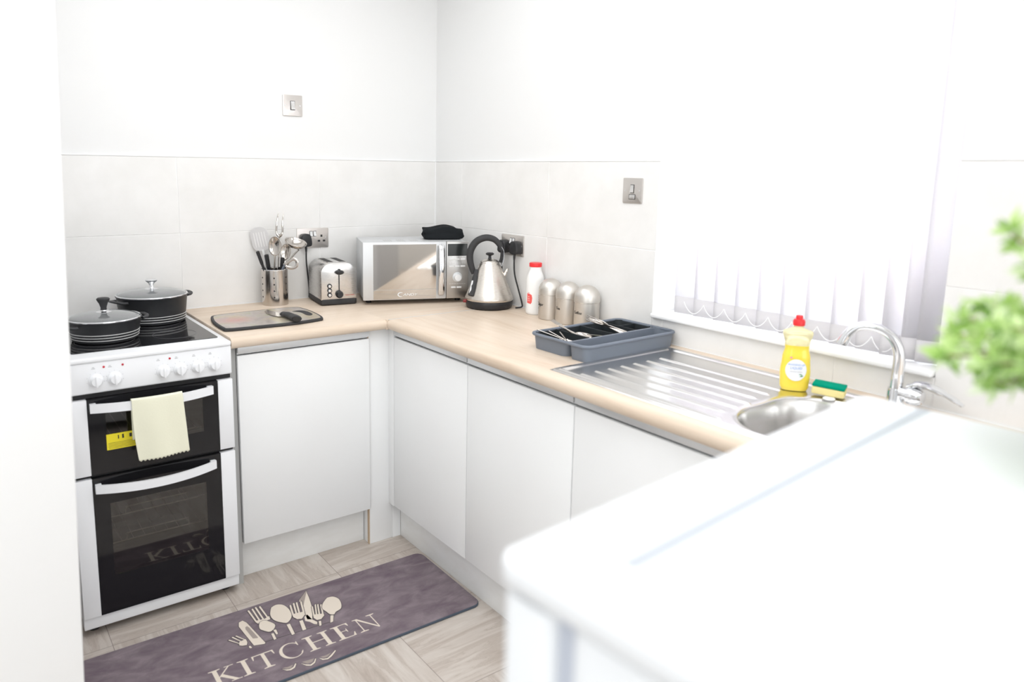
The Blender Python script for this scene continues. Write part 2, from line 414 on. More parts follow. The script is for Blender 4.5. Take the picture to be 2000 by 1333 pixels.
tr1 = tiles('wall_tiles', [(-1.357, -0.811), (-0.811, -0.221), (-0.221, 0.0)], zt, lambda a, d, z: (d, a, z), wr)
tr2 = tiles('wall_tiles', [(-2.238, -1.99), (-1.99, -1.40), (-1.40, -1.357)], [(0.60, 0.912), (0.912, OZ0 - 0.001)], lambda a, d, z: (d, a, z), wr)
tr3 = tiles('wall_tiles', [(-3.75, -3.17), (-3.17, -2.58), (-2.58, -2.238)], zt, lambda a, d, z: (d, a, z), wr)
b = B(); b.box((-1.79, -0.0015, 1.508), (0.0, 0.006, 1.5145), bev=0.001, seg=1); structure(b.build('trim_1', 'trim'))
b = B(); b.box((-0.0015, -1.357, 1.508), (0.006, -0.001, 1.5145), bev=0.001, seg=1); structure(b.build('trim_2', 'trim'))
b = B(); b.box((-0.0015, -3.75, 1.508), (0.006, -2.238, 1.5145), bev=0.001, seg=1); structure(b.build('trim_3', 'trim'))

structure(B().box((-0.0035, -0.0035, 0.911), (0.006, 0.006, 1.508)).build('trim_5', 'trim'))
structure(B().box((-1.19, -0.0035, 0.9102), (-0.0035, 0.0, 0.9135)).build('trim_6', 'trim'))
structure(B().box((-0.0035, -3.3, 0.9102), (0.0, -0.0035, 0.9135)).build('trim_7', 'trim'))

# window: sill, frame, pane
sill = structure(B().box((-0.016, OY0 + 0.002, 0.9875), (0.245, OY1 - 0.002, 1.003), bev=0.005, seg=3).build('trim_4', 'trim'))
wn = bpy.data.objects.new('window_1', None); COL.objects.link(wn); wn.location = (0.16, (OY0 + OY1) / 2, 1.003); structure(wn)
b = B(); fx0, fx1 = 0.145, 0.205
for y0, y1, z0, z1 in ((OY0 + .001, OY0 + 0.06, 1.004, OZ1 - .001), (OY1 - 0.055, OY1 - .001, 1.004, OZ1 - .001), (OY0 + .06, OY1 - .055, 1.004, 1.06), (OY0 + .06, OY1 - .055, OZ1 - 0.06, OZ1 - .001)):
    b.box((fx0, y0, z0), (fx1, y1, z1), bev=0.006)
structure(bld(b, 'window_frame', 'trim', wn))
structure(bld(B().box((0.172, OY0 + .055, 1.055), (0.178, OY1 - .05, OZ1 - .055)), 'window_pane', 'pane', wn))

# vertical blind
bl = empty('vertical_blind', 'white vertical slat blind hanging in the window above the sink', 'blind', (0.05, -1.8, 1.01))
b = B(); b.box((0.03, OY0 + 0.01, 2.18), (0.075, OY1 - 0.01, 2.215), bev=0.004); bld(b, 'head_rail', 'trim', bl)
SLY = [-1.458, -1.5345, -1.611, -1.687, -1.763, -1.839, -1.915, -1.991, -2.064, -2.128, -2.178, -2.215]
for i, yc in enumerate(SLY):
    hw = 0.0445; ang = math.radians(11 if i < 9 else 24); bow = 0.004; z0, z1 = 1.010, 2.178
    def f(u, v, yc=yc, z0=z0, z1=z1):
        a = (u * 2 - 1) * hw; d = bow * (1 - (u * 2 - 1) ** 2)
        return Vector((0.05 + a * math.sin(ang) - d, yc - a * math.cos(ang), z0 + (z1 - z0) * v))
    o = bld(B().grid(lambda u, v: f(u, 0.048 + v * 0.952), 6, 4), 'slat', 'slat', bl, solid=0.0006)
    h = bld(B().grid(lambda u, v: f(u, v * 0.048), 6, 1), 'hem', 'slat_hem', o, solid=0.0016)
b = B()
for y0, y1 in zip(SLY[:9], SLY[1:9] + [SLY[9]]):
    for sgn in (1,):
        pts = [(0.034, y0 + (y1 - y0) * k / 10, 1.052 - 0.034 * math.sin(PI * k / 10) ** .8) for k in range(11)]
        b.tube(pts, 0.0011, 6)
bld(b, 'bead_chain', 'trim', bl)

# yard wall outside the window
structure(B().box((1.6, -3.4, -0.1), (1.75, -0.4, 1.02)).build('wall_outside', 'brick'))

# ------------------------------------------------------------------ worktops
prof = lambda d: [(0, 0.872), (0, 0.91), (-d + 0.016, 0.91), (-d + 0.0095, 0.9085), (-d + 0.004, 0.9045), (-d + 0.0008, 0.8985), (-d, 0.891), (-d + 0.0008, 0.884), (-d + 0.004, 0.877), (-d + 0.010, 0.8725), (-d + 0.018, 0.872)]
def run_prism(b, poly, a0, a1, axis):
    if axis == 'x': mtx = Matrix(((0, 0, 1, 0), (1, 0, 0, 0), (0, 1, 0, 0), (0, 0, 0, 1)))   # (y,z,x)
    else: mtx = Matrix(((1, 0, 0, 0), (0, 0, 1, 0), (0, 1, 0, 0), (0, 0, 0, 1)))              # (x,z,y)
    b.prism(poly, a0, a1, mtx=mtx, smooth=True)
wt1 = empty('worktop', 'pale oak worktop length along the back wall under toaster and microwave', 'worktop', (-0.6, -0.3, 0.872), group=None)
b = B(); run_prism(b, prof(0.605), -1.195, -0.606, 'x'); b.box((-0.606, -0.603, 0.872), (-0.001, -0.0, 0.91)); bld(b, 'counter_board', 'wood_x', wt1, smooth_angle=50)
wt2 = empty('worktop', 'pale oak worktop length along the window wall around the steel sink', 'worktop', (-0.3, -1.8, 0.872))
SX0, SX1, SY1, SY0 = -0.556, -0.045, -1.466, -2.44
b = B(); pf = [(x, z) for x, z in prof(0.605) if x < -0.1]; pf = [(-0.545, 0.872), (-0.545, 0.91)] + pf
run_prism(b, pf, -0.604, -3.3, 'y')
b.box((-0.545, -1.94, 0.872), (-0.001, -0.604, 0.91)).box((-0.075, -2.42, 0.872), (-0.001, -1.94, 0.91)).box((-0.545, -3.3, 0.872), (-0.001, -2.42, 0.91))
bld(b, 'counter_board', 'wood_y', wt2, smooth_angle=50)
bld(B().box((-0.598, -0.6065, 0.9098), (-0.002, -0.6015, 0.9106)), 'joint_strip', 'rail', wt2)

# ------------------------------------------------------------------ base cabinets
def base_cabinet(label, loc, rz, w_, door_col='door', zr=0.868):
    r = empty('base_cabinet', label, 'cabinet', loc, rz, 'white handleless base cabinets')
    b = B(); t_ = 0.018
    b.box((0.001, -0.552, 0.152), (t_, -0.02, 0.868)).box((w_ - t_, -0.552, 0.152), (w_ - 0.001, -0.02, zr))
    b.box((t_, -0.552, 0.152), (w_ - t_, -0.02, 0.17)).box((t_, -0.03, 0.17), (w_ - t_, -0.02, zr)).box((t_, -0.552, 0.842), (w_ - t_, -0.53, 0.868))
    b.build('carcass', 'carcass', r)
    b = B(); b.box((0.002, -0.575, 0.155), (w_ - 0.002, -0.556, 0.839), bev=0.0015, seg=2); b.build('door', door_col, r)
    b = B(); b.box((0.003, -0.578, 0.8485), (w_ - 0.003, -0.553, 0.8705), bev=0.001).box((0.003, -0.566, 0.8425), (w_ - 0.003, -0.553, 0.8485)); b.build('grip_rail', 'rail', r)
    return r
base_cabinet('white base cabinet with plain door between cooker and corner post', (-1.169, 0, 0), 0, 0.505)
rot = -PI / 2
for lab, y0, y1 in (('white base cabinet nearest the inner corner, under the window-wall worktop', -0.601, -1.089),
                    ('white base cabinet second from the inner corner, under the tray and drainer end', -1.089, -1.593),
                    ('white base cabinet under the sink drainer, partly hidden by the fridge', -1.593, -2.098)):
    base_cabinet(lab, (0, y0, 0), rot, y0 - y1, zr=0.868 if y1 > -2 else 0.745)
o = bld(B().box((-0.663, -0.56, 0.0), (-0.558, -0.50, 0.8715), bev=0.001).box((-0.575, -0.5995, 0.152), (-0.558, -0.5595, 0.8715), bev=0.001).box((-0.523, -0.562, 0), (-0.558, -0.54, 0.15)), 'corner_post', 'door'); tag(o, 'narrow white filler post in the inner corner between the cabinet runs', 'filler panel')
o2 = bld(B().box((-0.6655, -0.5612, 0.001), (-0.6617, -0.549, 0.870)), 'raw_edge', 'chipboard'); o2.parent = o; o2['label'] = 'bare chipboard edge of the post'
o = bld(B().box((-1.19, -0.513, 0.0), (-0.6642, -0.497, 0.151), bev=0.001), 'plinth', 'plinth'); tag(o, 'white plinth board below the cabinet beside the cooker', 'plinth')
o = bld(B().box((-0.523, -2.6, 0.0), (-0.507, -0.563, 0.151), bev=0.001), 'plinth', 'plinth'); tag(o, 'long white plinth board below the cabinets on the window side', 'plinth')
o = bld(B().box((-1.1935, -0.56, 0.0), (-1.1695, -0.03, 0.871)), 'end_panel', 'carcass'); tag(o, 'grey-white cabinet end panel in the gap beside the cooker', 'panel')

# ------------------------------------------------------------------ cooker
ck = empty('cooker', 'white freestanding double-oven electric cooker with black glass doors', 'cooker', (-1.445, -0.33, 0))
X0, X1, FY = -1.690, -1.200, -0.616
b = B(); b.box((X0 + .004, -0.575, 0.035), (X0 + 0.02, -0.03, 0.893)).box((X1 - 0.02, -0.575, 0.035), (X1 - .004, -0.03, 0.893)).box((X0 + .02, -0.045, 0.035), (X1 - .02, -0.03, 0.893))
b.box((X0 + .02, -0.575, 0.035), (X1 - .02, -0.045, 0.075)).box((X0 + .02, -0.575, 0.86), (X1 - .02, -0.045, 0.89)).box((X0 + .02, -0.575, 0.525), (X1 - .02, -0.045, 0.545))
bld(b, 'body', 'appliance', ck)
bld(B().box((X0, -0.608, 0.030), (X1, -0.575, 0.070), bev=0.003), 'base_trim', 'appliance', ck)
b = B(); b.prism(rrect(X0 - 0.001, -0.622, X1 + 0.001, -0.03, 0.012), 0.890, 0.9045, bev=0.004, smooth=True); top = bld(b, 'hob_frame', 'appliance', ck, smooth_angle=60)
b = B(); b.prism(rrect(-1.664, -0.545, -1.219, -0.065, 0.010), 0.9045, 0.9062); hob = bld(b, 'hob_glass', 'black_glass', ck)
for cx, cy, r_ in ((-1.34, -0.19, .088), (-1.545, -0.40, .09), (-1.55, -0.18, .07), (-1.33, -0.42, .07)):
    b = B(); b.tube([(cx + r_ * math.cos(a * PI / 24), cy + r_ * math.sin(a * PI / 24), 0.9062) for a in range(48)], 0.0006, 4, closed=True); bld(b, 'ring_mark', 'ring_grey', hob)
b = B(); b.box((X0, -0.618, 0.794), (X1, -0.575, 0.8915), bev=0.006, seg=3); pn = bld(b, 'control_panel', 'appliance', ck)
b = B()
for x in (-1.611, -1.558, -1.417, -1.366, -1.31, -1.258):
    for k in range(-3, 4):
        a = k * 0.6; b.box((x + .0245 * math.sin(a) - .0006, -0.6186, .834 + .0245 * math.cos(a) - .0006), (x + .0245 * math.sin(a) + .0006, -0.618, .834 + .0245 * math.cos(a) + .0006))
for x in (-1.616, -1.57, -1.431, -1.376, -1.322, -1.27): b.box((x - .005, -.6186, .870), (x + .005, -.618, .8712)).box((x - .003, -.6186, .874), (x + .003, -.618, .875))
bld(b, 'panel_marks', 'grey_ink', pn)['kind'] = 'stuff'
for i, x in enumerate((-1.611, -1.558, -1.417, -1.366, -1.31, -1.258)):
    b = B(); b.lathe([(0.0205, 0), (0.020, 0.006), (0.0165, 0.009), (0.015, 0.020), (0.0135, 0.022), (0, 0.022)], (x, -0.618, 0.834), 28, mtx=RX)
    b.box((-.0035, -.0165, 0.012), (.0035, .0165, 0.0265), bev=.002, mtx=Matrix.Translation((x, -0.618, 0.834)) @ RX @ Matrix.Rotation(0.0, 4, 'Z')); bld(b, 'knob', 'appliance', ck)
for x in (-1.587, -1.534, -1.396):
    b = B(); b.lathe([(0.0034, 0), (0.0034, 0.0015), (0.0, 0.0022)], (x, -0.618, 0.873), 12, mtx=RX); bld(b, 'indicator_light', 'red', ck)
bld(B().box((X0 + .002, -0.600, 0.777), (X1 - .002, -0.576, 0.793)), 'upper_seal', 'dark_gap', ck)
bld(B().box((X0 + .002, -0.600, 0.526), (X1 - .002, -0.576, 0.536)), 'middle_seal', 'dark_gap', ck)
def oven_door(z0, z1, wx0, wx1, wz0, wz1, name):
    b = B(); gx0, gx1 = -1.640, -1.249; y0, y1 = -0.616, -0.590
    b.box((gx0, y0, z0), (wx0, y1, z1)).box((wx1, y0, z0), (gx1, y1, z1)).box((wx0, y0, z0), (wx1, y1, wz0)).box((wx0, y0, wz1), (wx1, y1, z1))
    d = bld(b, name, 'black_glass', ck)
    for a0, a1 in ((X0, gx0 - .0004), (gx1 + .0004, X1)): bld(B().box((a0, y0 - .001, z0), (a1, y1, z1), bev=.0012), 'door_side_trim', 'appliance', d)
    bld(B().box((wx0 + .0002, -0.6155, wz0 + .0002), (wx1 - .0002, -0.6125, wz1 - .0002)), 'window', 'smoke', d)
    return d
d1 = oven_door(0.537, 0.776, -1.591, -1.30, 0.612, 0.726, 'upper_oven_door')
d2 = oven_door(0.072, 0.525, -1.594, -1.30, 0.195, 0.436, 'lower_oven_door')
def cavity(z0, z1, racks, par):
    b = B(); xa, xb, ya, yb2 = -1.62, -1.27, -0.588, -0.10
    b.box((xa, ya, z0 - .008), (xb, yb2, z0)).box((xa, ya, z1), (xb, yb2, z1 + .008)).box((xa - .008, ya, z0), (xa, yb2, z1)).box((xb, ya, z0), (xb + .008, yb2, z1)).box((xa, yb2, z0), (xb, yb2 + .008, z1))
    c = bld(b, 'oven_cavity', 'cavity', ck)
    for z in racks:
        b = B()
        for y, rr in ((-0.53, .0026), (-0.14, .0014)): b.tube([(xa + .004, y, z), (xb - .004, y, z)], rr, 8)
        for k in range(9):
            x = xa + .03 + k * .036; b.tube([(x, -.53, z), (x, -.14, z)], .0007, 4)
        b.tube(smooth_path([(-1.54, -.53, z), (-1.535, -.53, z + .02), (-1.52, -.53, z + .024), (-1.36, -.53, z + .024), (-1.345, -.53, z + .02), (-1.34, -.53, z)], 4), .0022, 8)
        bld(b, 'oven_rack', 'wire', ck)
cavity(0.56, 0.765, (0.60,), ck); cavity(0.11, 0.51, (0.262, 0.353), ck)
def bar_handle(zc, sag, par):
    def f(u, v):
        x = -1.634 + 0.366 * u; y = -0.628 - 0.040 * math.sin(PI * u) ** 0.8; return x, y
    b = B(); tmp = bmesh.new(); N = 28; rings = []
    for i in range(N + 1):
        u = i / N; x = -1.634 + 0.366 * u; y = -0.630 - 0.036 * (1 - (2 * u - 1) ** 2); h = 0.0135
        zz = zc - sag * (1 - (2 * u - 1) ** 2)
        rings.append([tmp.verts.new((x, y + dy, zz + dz)) for dy, dz in ((-.003, -h), (-.003, h), (.005, h), (.005, -h))])
    for A, C_ in zip(rings, rings[1:]):
        for k in range(4): tmp.faces.new([A[k], A[(k + 1) % 4], C_[(k + 1) % 4], C_[k]])
    tmp.faces.new(rings[0]); tmp.faces.new(rings[-1][::-1])
    bmesh.ops.recalc_face_normals(tmp, faces=list(tmp.faces)); b.merge(tmp, 0, True)
    b.box((-1.634, -.630, zc - .0135), (-1.616, -.6162, zc + .0135), bev=.002).box((-1.286, -.630, zc - .0135), (-1.268, -.6162, zc + .0135), bev=.002)
    return bld(b, 'handle', 'appliance', par)
bar_handle(0.7515, 0.0, d1); bar_handle(0.4955, 0.004, d2)
for x, y in ((-1.655, -.55), (-1.235, -.55), (-1.655, -.08), (-1.235, -.08)):
    b = B(); b.lathe([(.017, 0), (.019, .004), (.016, .012), (.008, .014), (.008, .036)], (x, y, 0), 20); bld(b, 'foot', 'black_plastic', ck)
# energy label on the upper door
lb = bld(B().box((-1.5925, -.6168, .6085), (-1.4885, -.6163, .6585)), 'warning_label', 'yellow_label', d1)
b = B()
for k in range(5): b.box((-1.588, -.6171, .6125 + k * .0042), (-1.492 - .006 * (k % 2), -.6168, .6133 + k * .0042))
b.box((-1.560, -.6171, .640), (-1.557, -.6168, .652)).box((-1.548, -.6171, .640), (-1.543, -.6168, .653)).box((-1.527, -.6171, .640), (-1.520, -.6168, .652))
bld(b, 'label_print', 'ink', lb)
# tea towel over the upper handle
def towel():
    def f(u, v):
        # u across, v along the cloth: back hem -> over the bar -> front hem
        x = -1.5245 + 0.150 * u; s = v * 1.0
        bow = 0.036 * (1 - (2 * ((x + 1.634) / 0.366) - 1) ** 2)
        yb_, yf = -0.6265 - bow + 0.0045, -0.6335 - bow - 0.0045
        top = 0.7685; ripple = 0.003 * math.sin(u * 9 + 1) * min(1, abs(v - 0.4) * 3)
        if v < 0.35: z = 0.640 + (top - 0.640) * (v / 0.35); y = max(yb_ + 0.004, yb_) ; y = yb_ - 0.0 ; x2 = x
        elif v < 0.42:
            t_ = (v - 0.35) / 0.07; y = yb_ + (yf - yb_) * t_; z = top + 0.004 * math.sin(PI * t_); x2 = x
        else:
            t_ = (v - 0.42) / 0.58; z = top - (top - 0.574 - 0.004 * u) * t_; y = yf - 0.004 * t_ + ripple; x2 = x + 0.012 * t_ - 0.004 * math.sin(t_ * 3) * (1 - u)
            if t_ > 0.93: z += 0.0022 * math.cos(u * 2 * PI * 13) * (t_ - 0.93) / 0.07
        return Vector((x2, y, z))
    b = B().grid(f, 90, 60); o = b.build('tea_towel', 'towel', None, solid=0.0016)
    tag(o, 'cream cloth with scalloped hem draped over the upper oven handle', 'tea towel')
towel()

# ------------------------------------------------------------------ saucepans
M['silver_line'] = mat('silver_line', (.75, .75, .74), .45, .3)
def pot(label, cx, cy, rz, rt, rbm, h, knob, handle_ang):
    p = empty('casserole_pot', label, 'pot', (cx, cy, 0.9063), rz, 'black casserole pots on the hob')
    b = B(); b.lathe([(rbm - .006, 0), (rbm, .004), (rbm + (rt - rbm) * .5, h * .5), (rt, h - .004), (rt + .003, h), (rt - .001, h + .001), (rt - .005, h - .004), (rbm - .003, .008), (0, .007)], seg=64)
    b.build('pan_body', 'pot', p)
    for z in (.013, .022, .031):
        r = rbm + (rt - rbm) * z / h + .0006
        b = B(); b.tube([(r * math.cos(a * PI / 32), r * math.sin(a * PI / 32), z) for a in range(64)], .0013, 6, closed=True); b.build('silver_band', 'silver_line', p)
    for s in (0, PI):
        b = B(); pts = [(rt - .002, -.040, h - .012), (rt + .014, -.036, h - .011), (rt + .026, -.022, h - .008), (rt + .030, 0, h - .007), (rt + .026, .022, h - .008), (rt + .014, .036, h - .011), (rt - .002, .040, h - .012)]
        b.tube(smooth_path(pts, 5), .0062, 10, mtx=Matrix.Rotation(s + handle_ang, 4, 'Z'), flat=(.75, 1.2)); b.build('side_handle', 'pot', p)
    dm = rt * .17
    b = B(); n = 12; pr = [((rt - .004) * math.cos(a), dm * math.sin(a)) for a in [k * PI / 2 / n for k in range(n + 1)]]
    pr = [(r, z + h + .002) for r, z in pr]; inner = [(max(r - .003, 0), z - .003) for r, z in pr][::-1]
    b.lathe(pr[:-1] + [(0, pr[-1][1])] , seg=56, cap=False)
    ld = b.build('glass_lid', 'lid_glass', p); md = ld.modifiers.new('t', 'SOLIDIFY'); md.thickness = .003; md.offset = -1
    b = B(); b.tube([((rt - .001) * math.cos(a * PI / 32), (rt - .001) * math.sin(a * PI / 32), h + .003) for a in range(64)], .0032, 8, closed=True); b.build('lid_rim', 'chrome', ld)
    zt_ = h + dm + .002
    b = B(); b.lathe([(.024, 0), (.024, .002), (.012, .005), (.010, .008), (0, .008)], (0, 0, zt_ - .002), 28); b.build('knob_base', 'chrome', ld)
    b = B(); b.lathe([(.010, 0), (.009, .008), (.013, .022), (.020, .034), (.0205, .038), (.017, .041), (0, .0415)] if knob == 'soft_black' else [(.009, 0), (.007, .008), (.011, .016), (.021, .024), (.022, .027), (.018, .030), (0, .031)], (0, 0, zt_ + .005), 28)
    k = b.build('lid_knob', knob, ld); k['label'] = 'black cone shaped lid knob' if knob == 'soft_black' else 'chrome flared lid knob'
pot('smaller black casserole pot with black knob lid on the front left ring', -1.538, -0.372, 0.35, .112, .100, .070, 'soft_black', 0.0)
pot('larger black casserole pot with chrome knob lid on the rear ring', -1.338, -0.150, 0.35, .122, .112, .098, 'chrome', 0.0)

# ------------------------------------------------------------------ chopping board and knife
cb = empty('chopping_board', 'dark-rimmed patterned chopping board lying beside the cooker', 'chopping board', (-0.985, -0.375, 0.9103))
pts = [(-.177, .109), (-.155, .139), (-.06, .150), (.06, .153), (.165, .143), (.188, .09), (.19, .0), (.178, -.10), (.150, -.125), (.04, -.141), (-.08, -.135), (-.185, -.126), (-.199, -.09), (-.195, .02)]
out = [(p.x, p.y) for p in smooth_path([(x, y, 0) for x, y in pts + [pts[0]]], 5)[:-1]]
out = out[::-1]
b = B(); b.prism(out, 0, .011, bev=.003, smooth=True); b.build('board', 'soft_black', cb, smooth_angle=60)
M['board_print'] = mat('board_print', (0.3, 0.26, 0.24), 0.28, spec=0.6); t = NT(M['board_print'])
n1 = t.noise(t.coord(), 26, 5, .6); n2 = t.noise(t.coord(), 9, 3)
c = t.ramp(n1, [(.3, (.30, .26, .24)), (.5, (.44, .39, .36)), (.7, (.36, .36, .24))])
c = t.mix(t.ramp(n2, [(.52, (0, 0, 0)), (.62, (.35, .35, .35))]), c, (.55, .44, .22))
cc = t.n('ShaderNodeTexCoord'); mp = t.n('ShaderNodeMapping'); mp.inputs['Location'].default_value = (1.35, -.1, 0); mp.inputs['Scale'].default_value = (11, 13, 1); t.l(cc.outputs['Object'], mp.inputs[0])
gr = t.n('ShaderNodeTexGradient', gradient_type='SPHERICAL'); t.l(mp.outputs[0], gr.inputs[0])
c = t.mix(t.math('MULTIPLY', t.math('MULTIPLY', gr.outputs['Fac'], n1), 1.1), c, (.55, .13, .13)); t.l(c, t.b.inputs['Base Color'])
b = B(); b.prism([(x * .955, y * .94) for x, y in out], .0108, .0114); b.build('patterned_face', 'board_print', cb)
b = B(); b.prism([(p.x, p.y) for p in smooth_path([(x, y, 0) for x, y in [(.120, .055), (.150, .06), (.168, .03), (.166, -.03), (.150, -.055), (.138, -.04), (.140, .02), (.120, .055)]], 5)[:-1]], .0112, .0122); g_ = b.build('grip_slot', 'soft_black', cb)
kn = empty('kitchen_knife', 'knife with broad steel blade and black handle resting on the chopping board', 'knife', (-0.934, -0.405, 0.9228), math.radians(-85))
b = B(); b.prism([(-.150, .006), (-.06, .016), (0, .018), (.002, -.018), (-.04, -.026), (-.09, -.024), (-.135, -.010)], .001, .0026); b.build('blade', 'polished', kn)
b = B(); b.tube(smooth_path([(-.004, .001, .010), (.03, .002, .0115), (.07, 0, .012), (.110, -.004, .0115), (.117, -.006, .0105)], 5), [.0125] * 4 + [.0145] * 8 + [.016] * 6 + [.0145] * 3, 14, flat=(.72, 1.15)); b.build('handle', 'soft_black', kn)

# ------------------------------------------------------------------ utensil crock and utensils
cr = empty('utensil_crock', 'perforated stainless steel utensil holder by the tiled wall', 'utensil holder', (-0.838, -0.072, 0.9102))
R_ = .0535; H_ = .148
b = B(); cut = []
NA, NZ = 96, 48
tmp = bmesh.new(); gv = [[tmp.verts.new((R_ * math.cos(2 * PI * i / NA), R_ * math.sin(2 * PI * i / NA), H_ * j / NZ)) for j in range(NZ + 1)] for i in range(NA)]
for i in range(NA):
    for j in range(NZ):
        tmp.faces.new([gv[i][j], gv[(i + 1) % NA][j], gv[(i + 1) % NA][j + 1], gv[i][j + 1]])
tmp.faces.new([gv[i][0] for i in range(NA)][::-1])
b.merge(tmp, 0, True); b.build('holder_wall', 'polished', cr, solid=.0012)
b = B(); b.tube([(R_ * math.cos(a * PI / 32), R_ * math.sin(a * PI / 32), H_) for a in range(64)], .0016, 6, closed=True); b.build('rim', 'chrome', cr)
b = B()
for ai in range(6):
    for k in range(4):
        a = math.radians(-113 + ai * 60); z = .036 + k * .0265
        q = Matrix.Translation((R_ * math.cos(a), R_ * math.sin(a), z)) @ Matrix.Rotation(a, 4, 'Z') @ Matrix.Rotation(PI / 2, 4, 'Y')
        b.lathe([(0, -.0004), (.0033, -.0002), (.0033, .0010), (0, .0011)], (0, 0, 0), 14, mtx=q)
b.build('drain_holes', 'dark_gap', cr)['kind'] = 'stuff'
VR = Vector((0.82, -0.57, 0)); VF = Vector((0.57, 0.82, 0)); VU = Vector((0, 0, 1))
def aim(p0, p1, face=None):
    """frame with local z from p0 to p1 and local -y turned to the camera"""
    z = (Vector(p1) - Vector(p0)).normalized(); f = Vector(face) if face else -VF
    y = -(f - z * f.dot(z)).normalized(); x = y.cross(z)
    m = Matrix((x, y, z)).transposed().to_4x4(); m.translation = Vector(p0); return m
def utensil(name, label, cat, foot, head, face=None):
    m_ = aim(foot, head, face); o = bpy.data.objects.new(name, None); COL.objects.link(o); o.empty_display_size = .03
    o.matrix_world = m_; tag(o, label, cat, 'utensils in the steel holder'); return o, (Vector(head) - Vector(foot)).length
C0 = Vector((-0.838, -0.072, 0.9125))
def inside(dx, df, z=.002): return C0 + VR * dx + VF * df + VU * z
def at(x, z, y=-0.08): return Vector((x, y, z))
# carving fork
o, L = utensil('carving_fork', 'steel two-pronged carving fork standing tallest in the utensil holder', 'fork', inside(.006, .0), at(-.808, 1.285, -.075))
b = B(); b.tube(smooth_path([(0, 0, .0), (0, 0, .14), (0, .003, L - .13), (0, 0, L - .085)], 5), [.006] * 5 + [.005] * 5 + [.0045] * 6, 10, flat=(.5, 1.3)); b.build('shaft', 'polished', o)
b = B()
for s in (-1, 1): b.tube(smooth_path([(0, 0, L - .095), (s * .012, 0, L - .078), (s * .0115, -.002, L - .04), (s * .010 + .002, .003, L)], 6), [.0055] * 6 + [.004] * 6 + [.003] * 5 + [.0016] * 2, 8)
b.build('prongs', 'polished', o)
def bowl(b, cz, rx, rz, d, mi=0, nseg=28, tilt=0.0):
    """oval dished spoon head, open toward local -y"""
    tmp = bmesh.new(); rings = []; N = 8
    for i in range(N + 1):
        t_ = i / N; rings.append([tmp.verts.new((rx * t_ * math.cos(2 * PI * k / nseg), d * (1 - t_ * t_), rz * t_ * math.sin(2 * PI * k / nseg))) for k in range(nseg)] if i else [tmp.verts.new((0, d, 0))])
    for i in range(N):
        for k in range(nseg):
            a, c_ = rings[i], rings[i + 1]
            tmp.faces.new([a[k % len(a)], c_[k], c_[(k + 1) % nseg]] + ([a[(k + 1) % nseg]] if i else []))
    b.merge(tmp, mi, True, Matrix.Translation((0, 0, cz)) @ Matrix.Rotation(tilt, 4, 'X')); return b
# serving spoon
o, L = utensil('serving_spoon', 'steel serving spoon with a wide oval bowl facing forward in the utensil holder', 'spoon', inside(.0, -.030), at(-.853, 1.158, -.125), face=(-.50, -.70, .45))
b = B(); b.tube(smooth_path([(0, 0, 0), (0, 0, L * .5), (0, .002, L - .035)], 5), [.0055] * 11, 10, flat=(.5, 1.4)); b.build('shaft', 'polished', o)
b = B(); bowl(b, L, .027, .041, .010); b.build('spoon_bowl', 'polished', o, solid=.0014)
# slotted turner, translucent white behind the others
o, L = utensil('slotted_turner', 'pale slotted turner with rounded head at the back of the utensil holder', 'spatula', inside(-.012, .034), at(-.880, 1.175, -.035))
b = B(); b.tube([(0, 0, 0), (0, 0, L - .04)], .005, 10); b.build('shaft', 'white_plastic', o)
M['pale_nylon'] = mat('pale_nylon', (.80, .79, .79), .3, .3)
b = B(); tmp_pts = rrect(-.037, -.045, .037, .055, .03, 8)
for k in range(6):
    pass
b.prism(tmp_pts, -.001, .001, mtx=Matrix.Translation((0, 0, L)) @ Matrix.Rotation(PI / 2, 4, 'X')); hd = b.build('turner_head', 'pale_nylon', o)
b = B()
for k in range(5):
    b.prism(rrect(-.024 + k * .011, -.028, -.021 + k * .011, .034, .0014, 3), -.0014, .0014, mtx=Matrix.Translation((0, 0, L)) @ Matrix.Rotation(PI / 2, 4, 'X'))
b.build('slots', 'grout', hd)['kind'] = 'stuff'
# ladle
o, L = utensil('soup_ladle', 'steel soup ladle with round bowl tipped toward the socket', 'ladle', inside(-.026, .008), at(-.770, 1.110, -.10))
b = B(); b.tube(smooth_path([(0, 0, 0), (0, 0, L * .6), (0, 0, L - .01), (.012, 0, L + .035)], 5), [.005] * 10 + [.0065] * 6, 10, flat=(.55, 1.5)); b.build('shaft', 'polished', o)
b = B(); tmp = bmesh.new(); nseg = 32; rings = []
for i in range(9):
    a = i / 8 * PI / 2 * .93; rings.append([tmp.verts.new((.046 * math.sin(a) * math.cos(2 * PI * k / nseg), .046 * math.sin(a) * math.sin(2 * PI * k / nseg), -.030 * math.cos(a))) for k in range(nseg)] if i else [tmp.verts.new((0, 0, -.030))])
for i in range(8):
    for k in range(nseg):
        a, c_ = rings[i], rings[i + 1]; tmp.faces.new([a[k % len(a)], c_[k], c_[(k + 1) % nseg]] + ([a[(k + 1) % nseg]] if i else []))
inv = o.matrix_world.inverted()
b.merge(tmp, 0, True, inv @ Matrix.Translation((-.752, -.10, 1.172)) @ Matrix.Rotation(math.radians(14), 4, VR) @ Matrix.Rotation(math.radians(16), 4, VF))
b.build('ladle_bowl', 'polished', o, solid=.0012)
# slotted spoon half hidden
o, L = utensil('slotted_spoon', 'steel spoon head partly hidden between the carving fork and the ladle', 'spoon', inside(.020, .020), at(-.782, 1.125, -.06))
b = B(); b.tube([(0, 0, 0), (0, 0, L - .03)], .0045, 8); b.build('shaft', 'polished', o)
b = B(); bowl(b, L, .022, .034, .008); b.build('spoon_bowl', 'polished', o, solid=.0014)
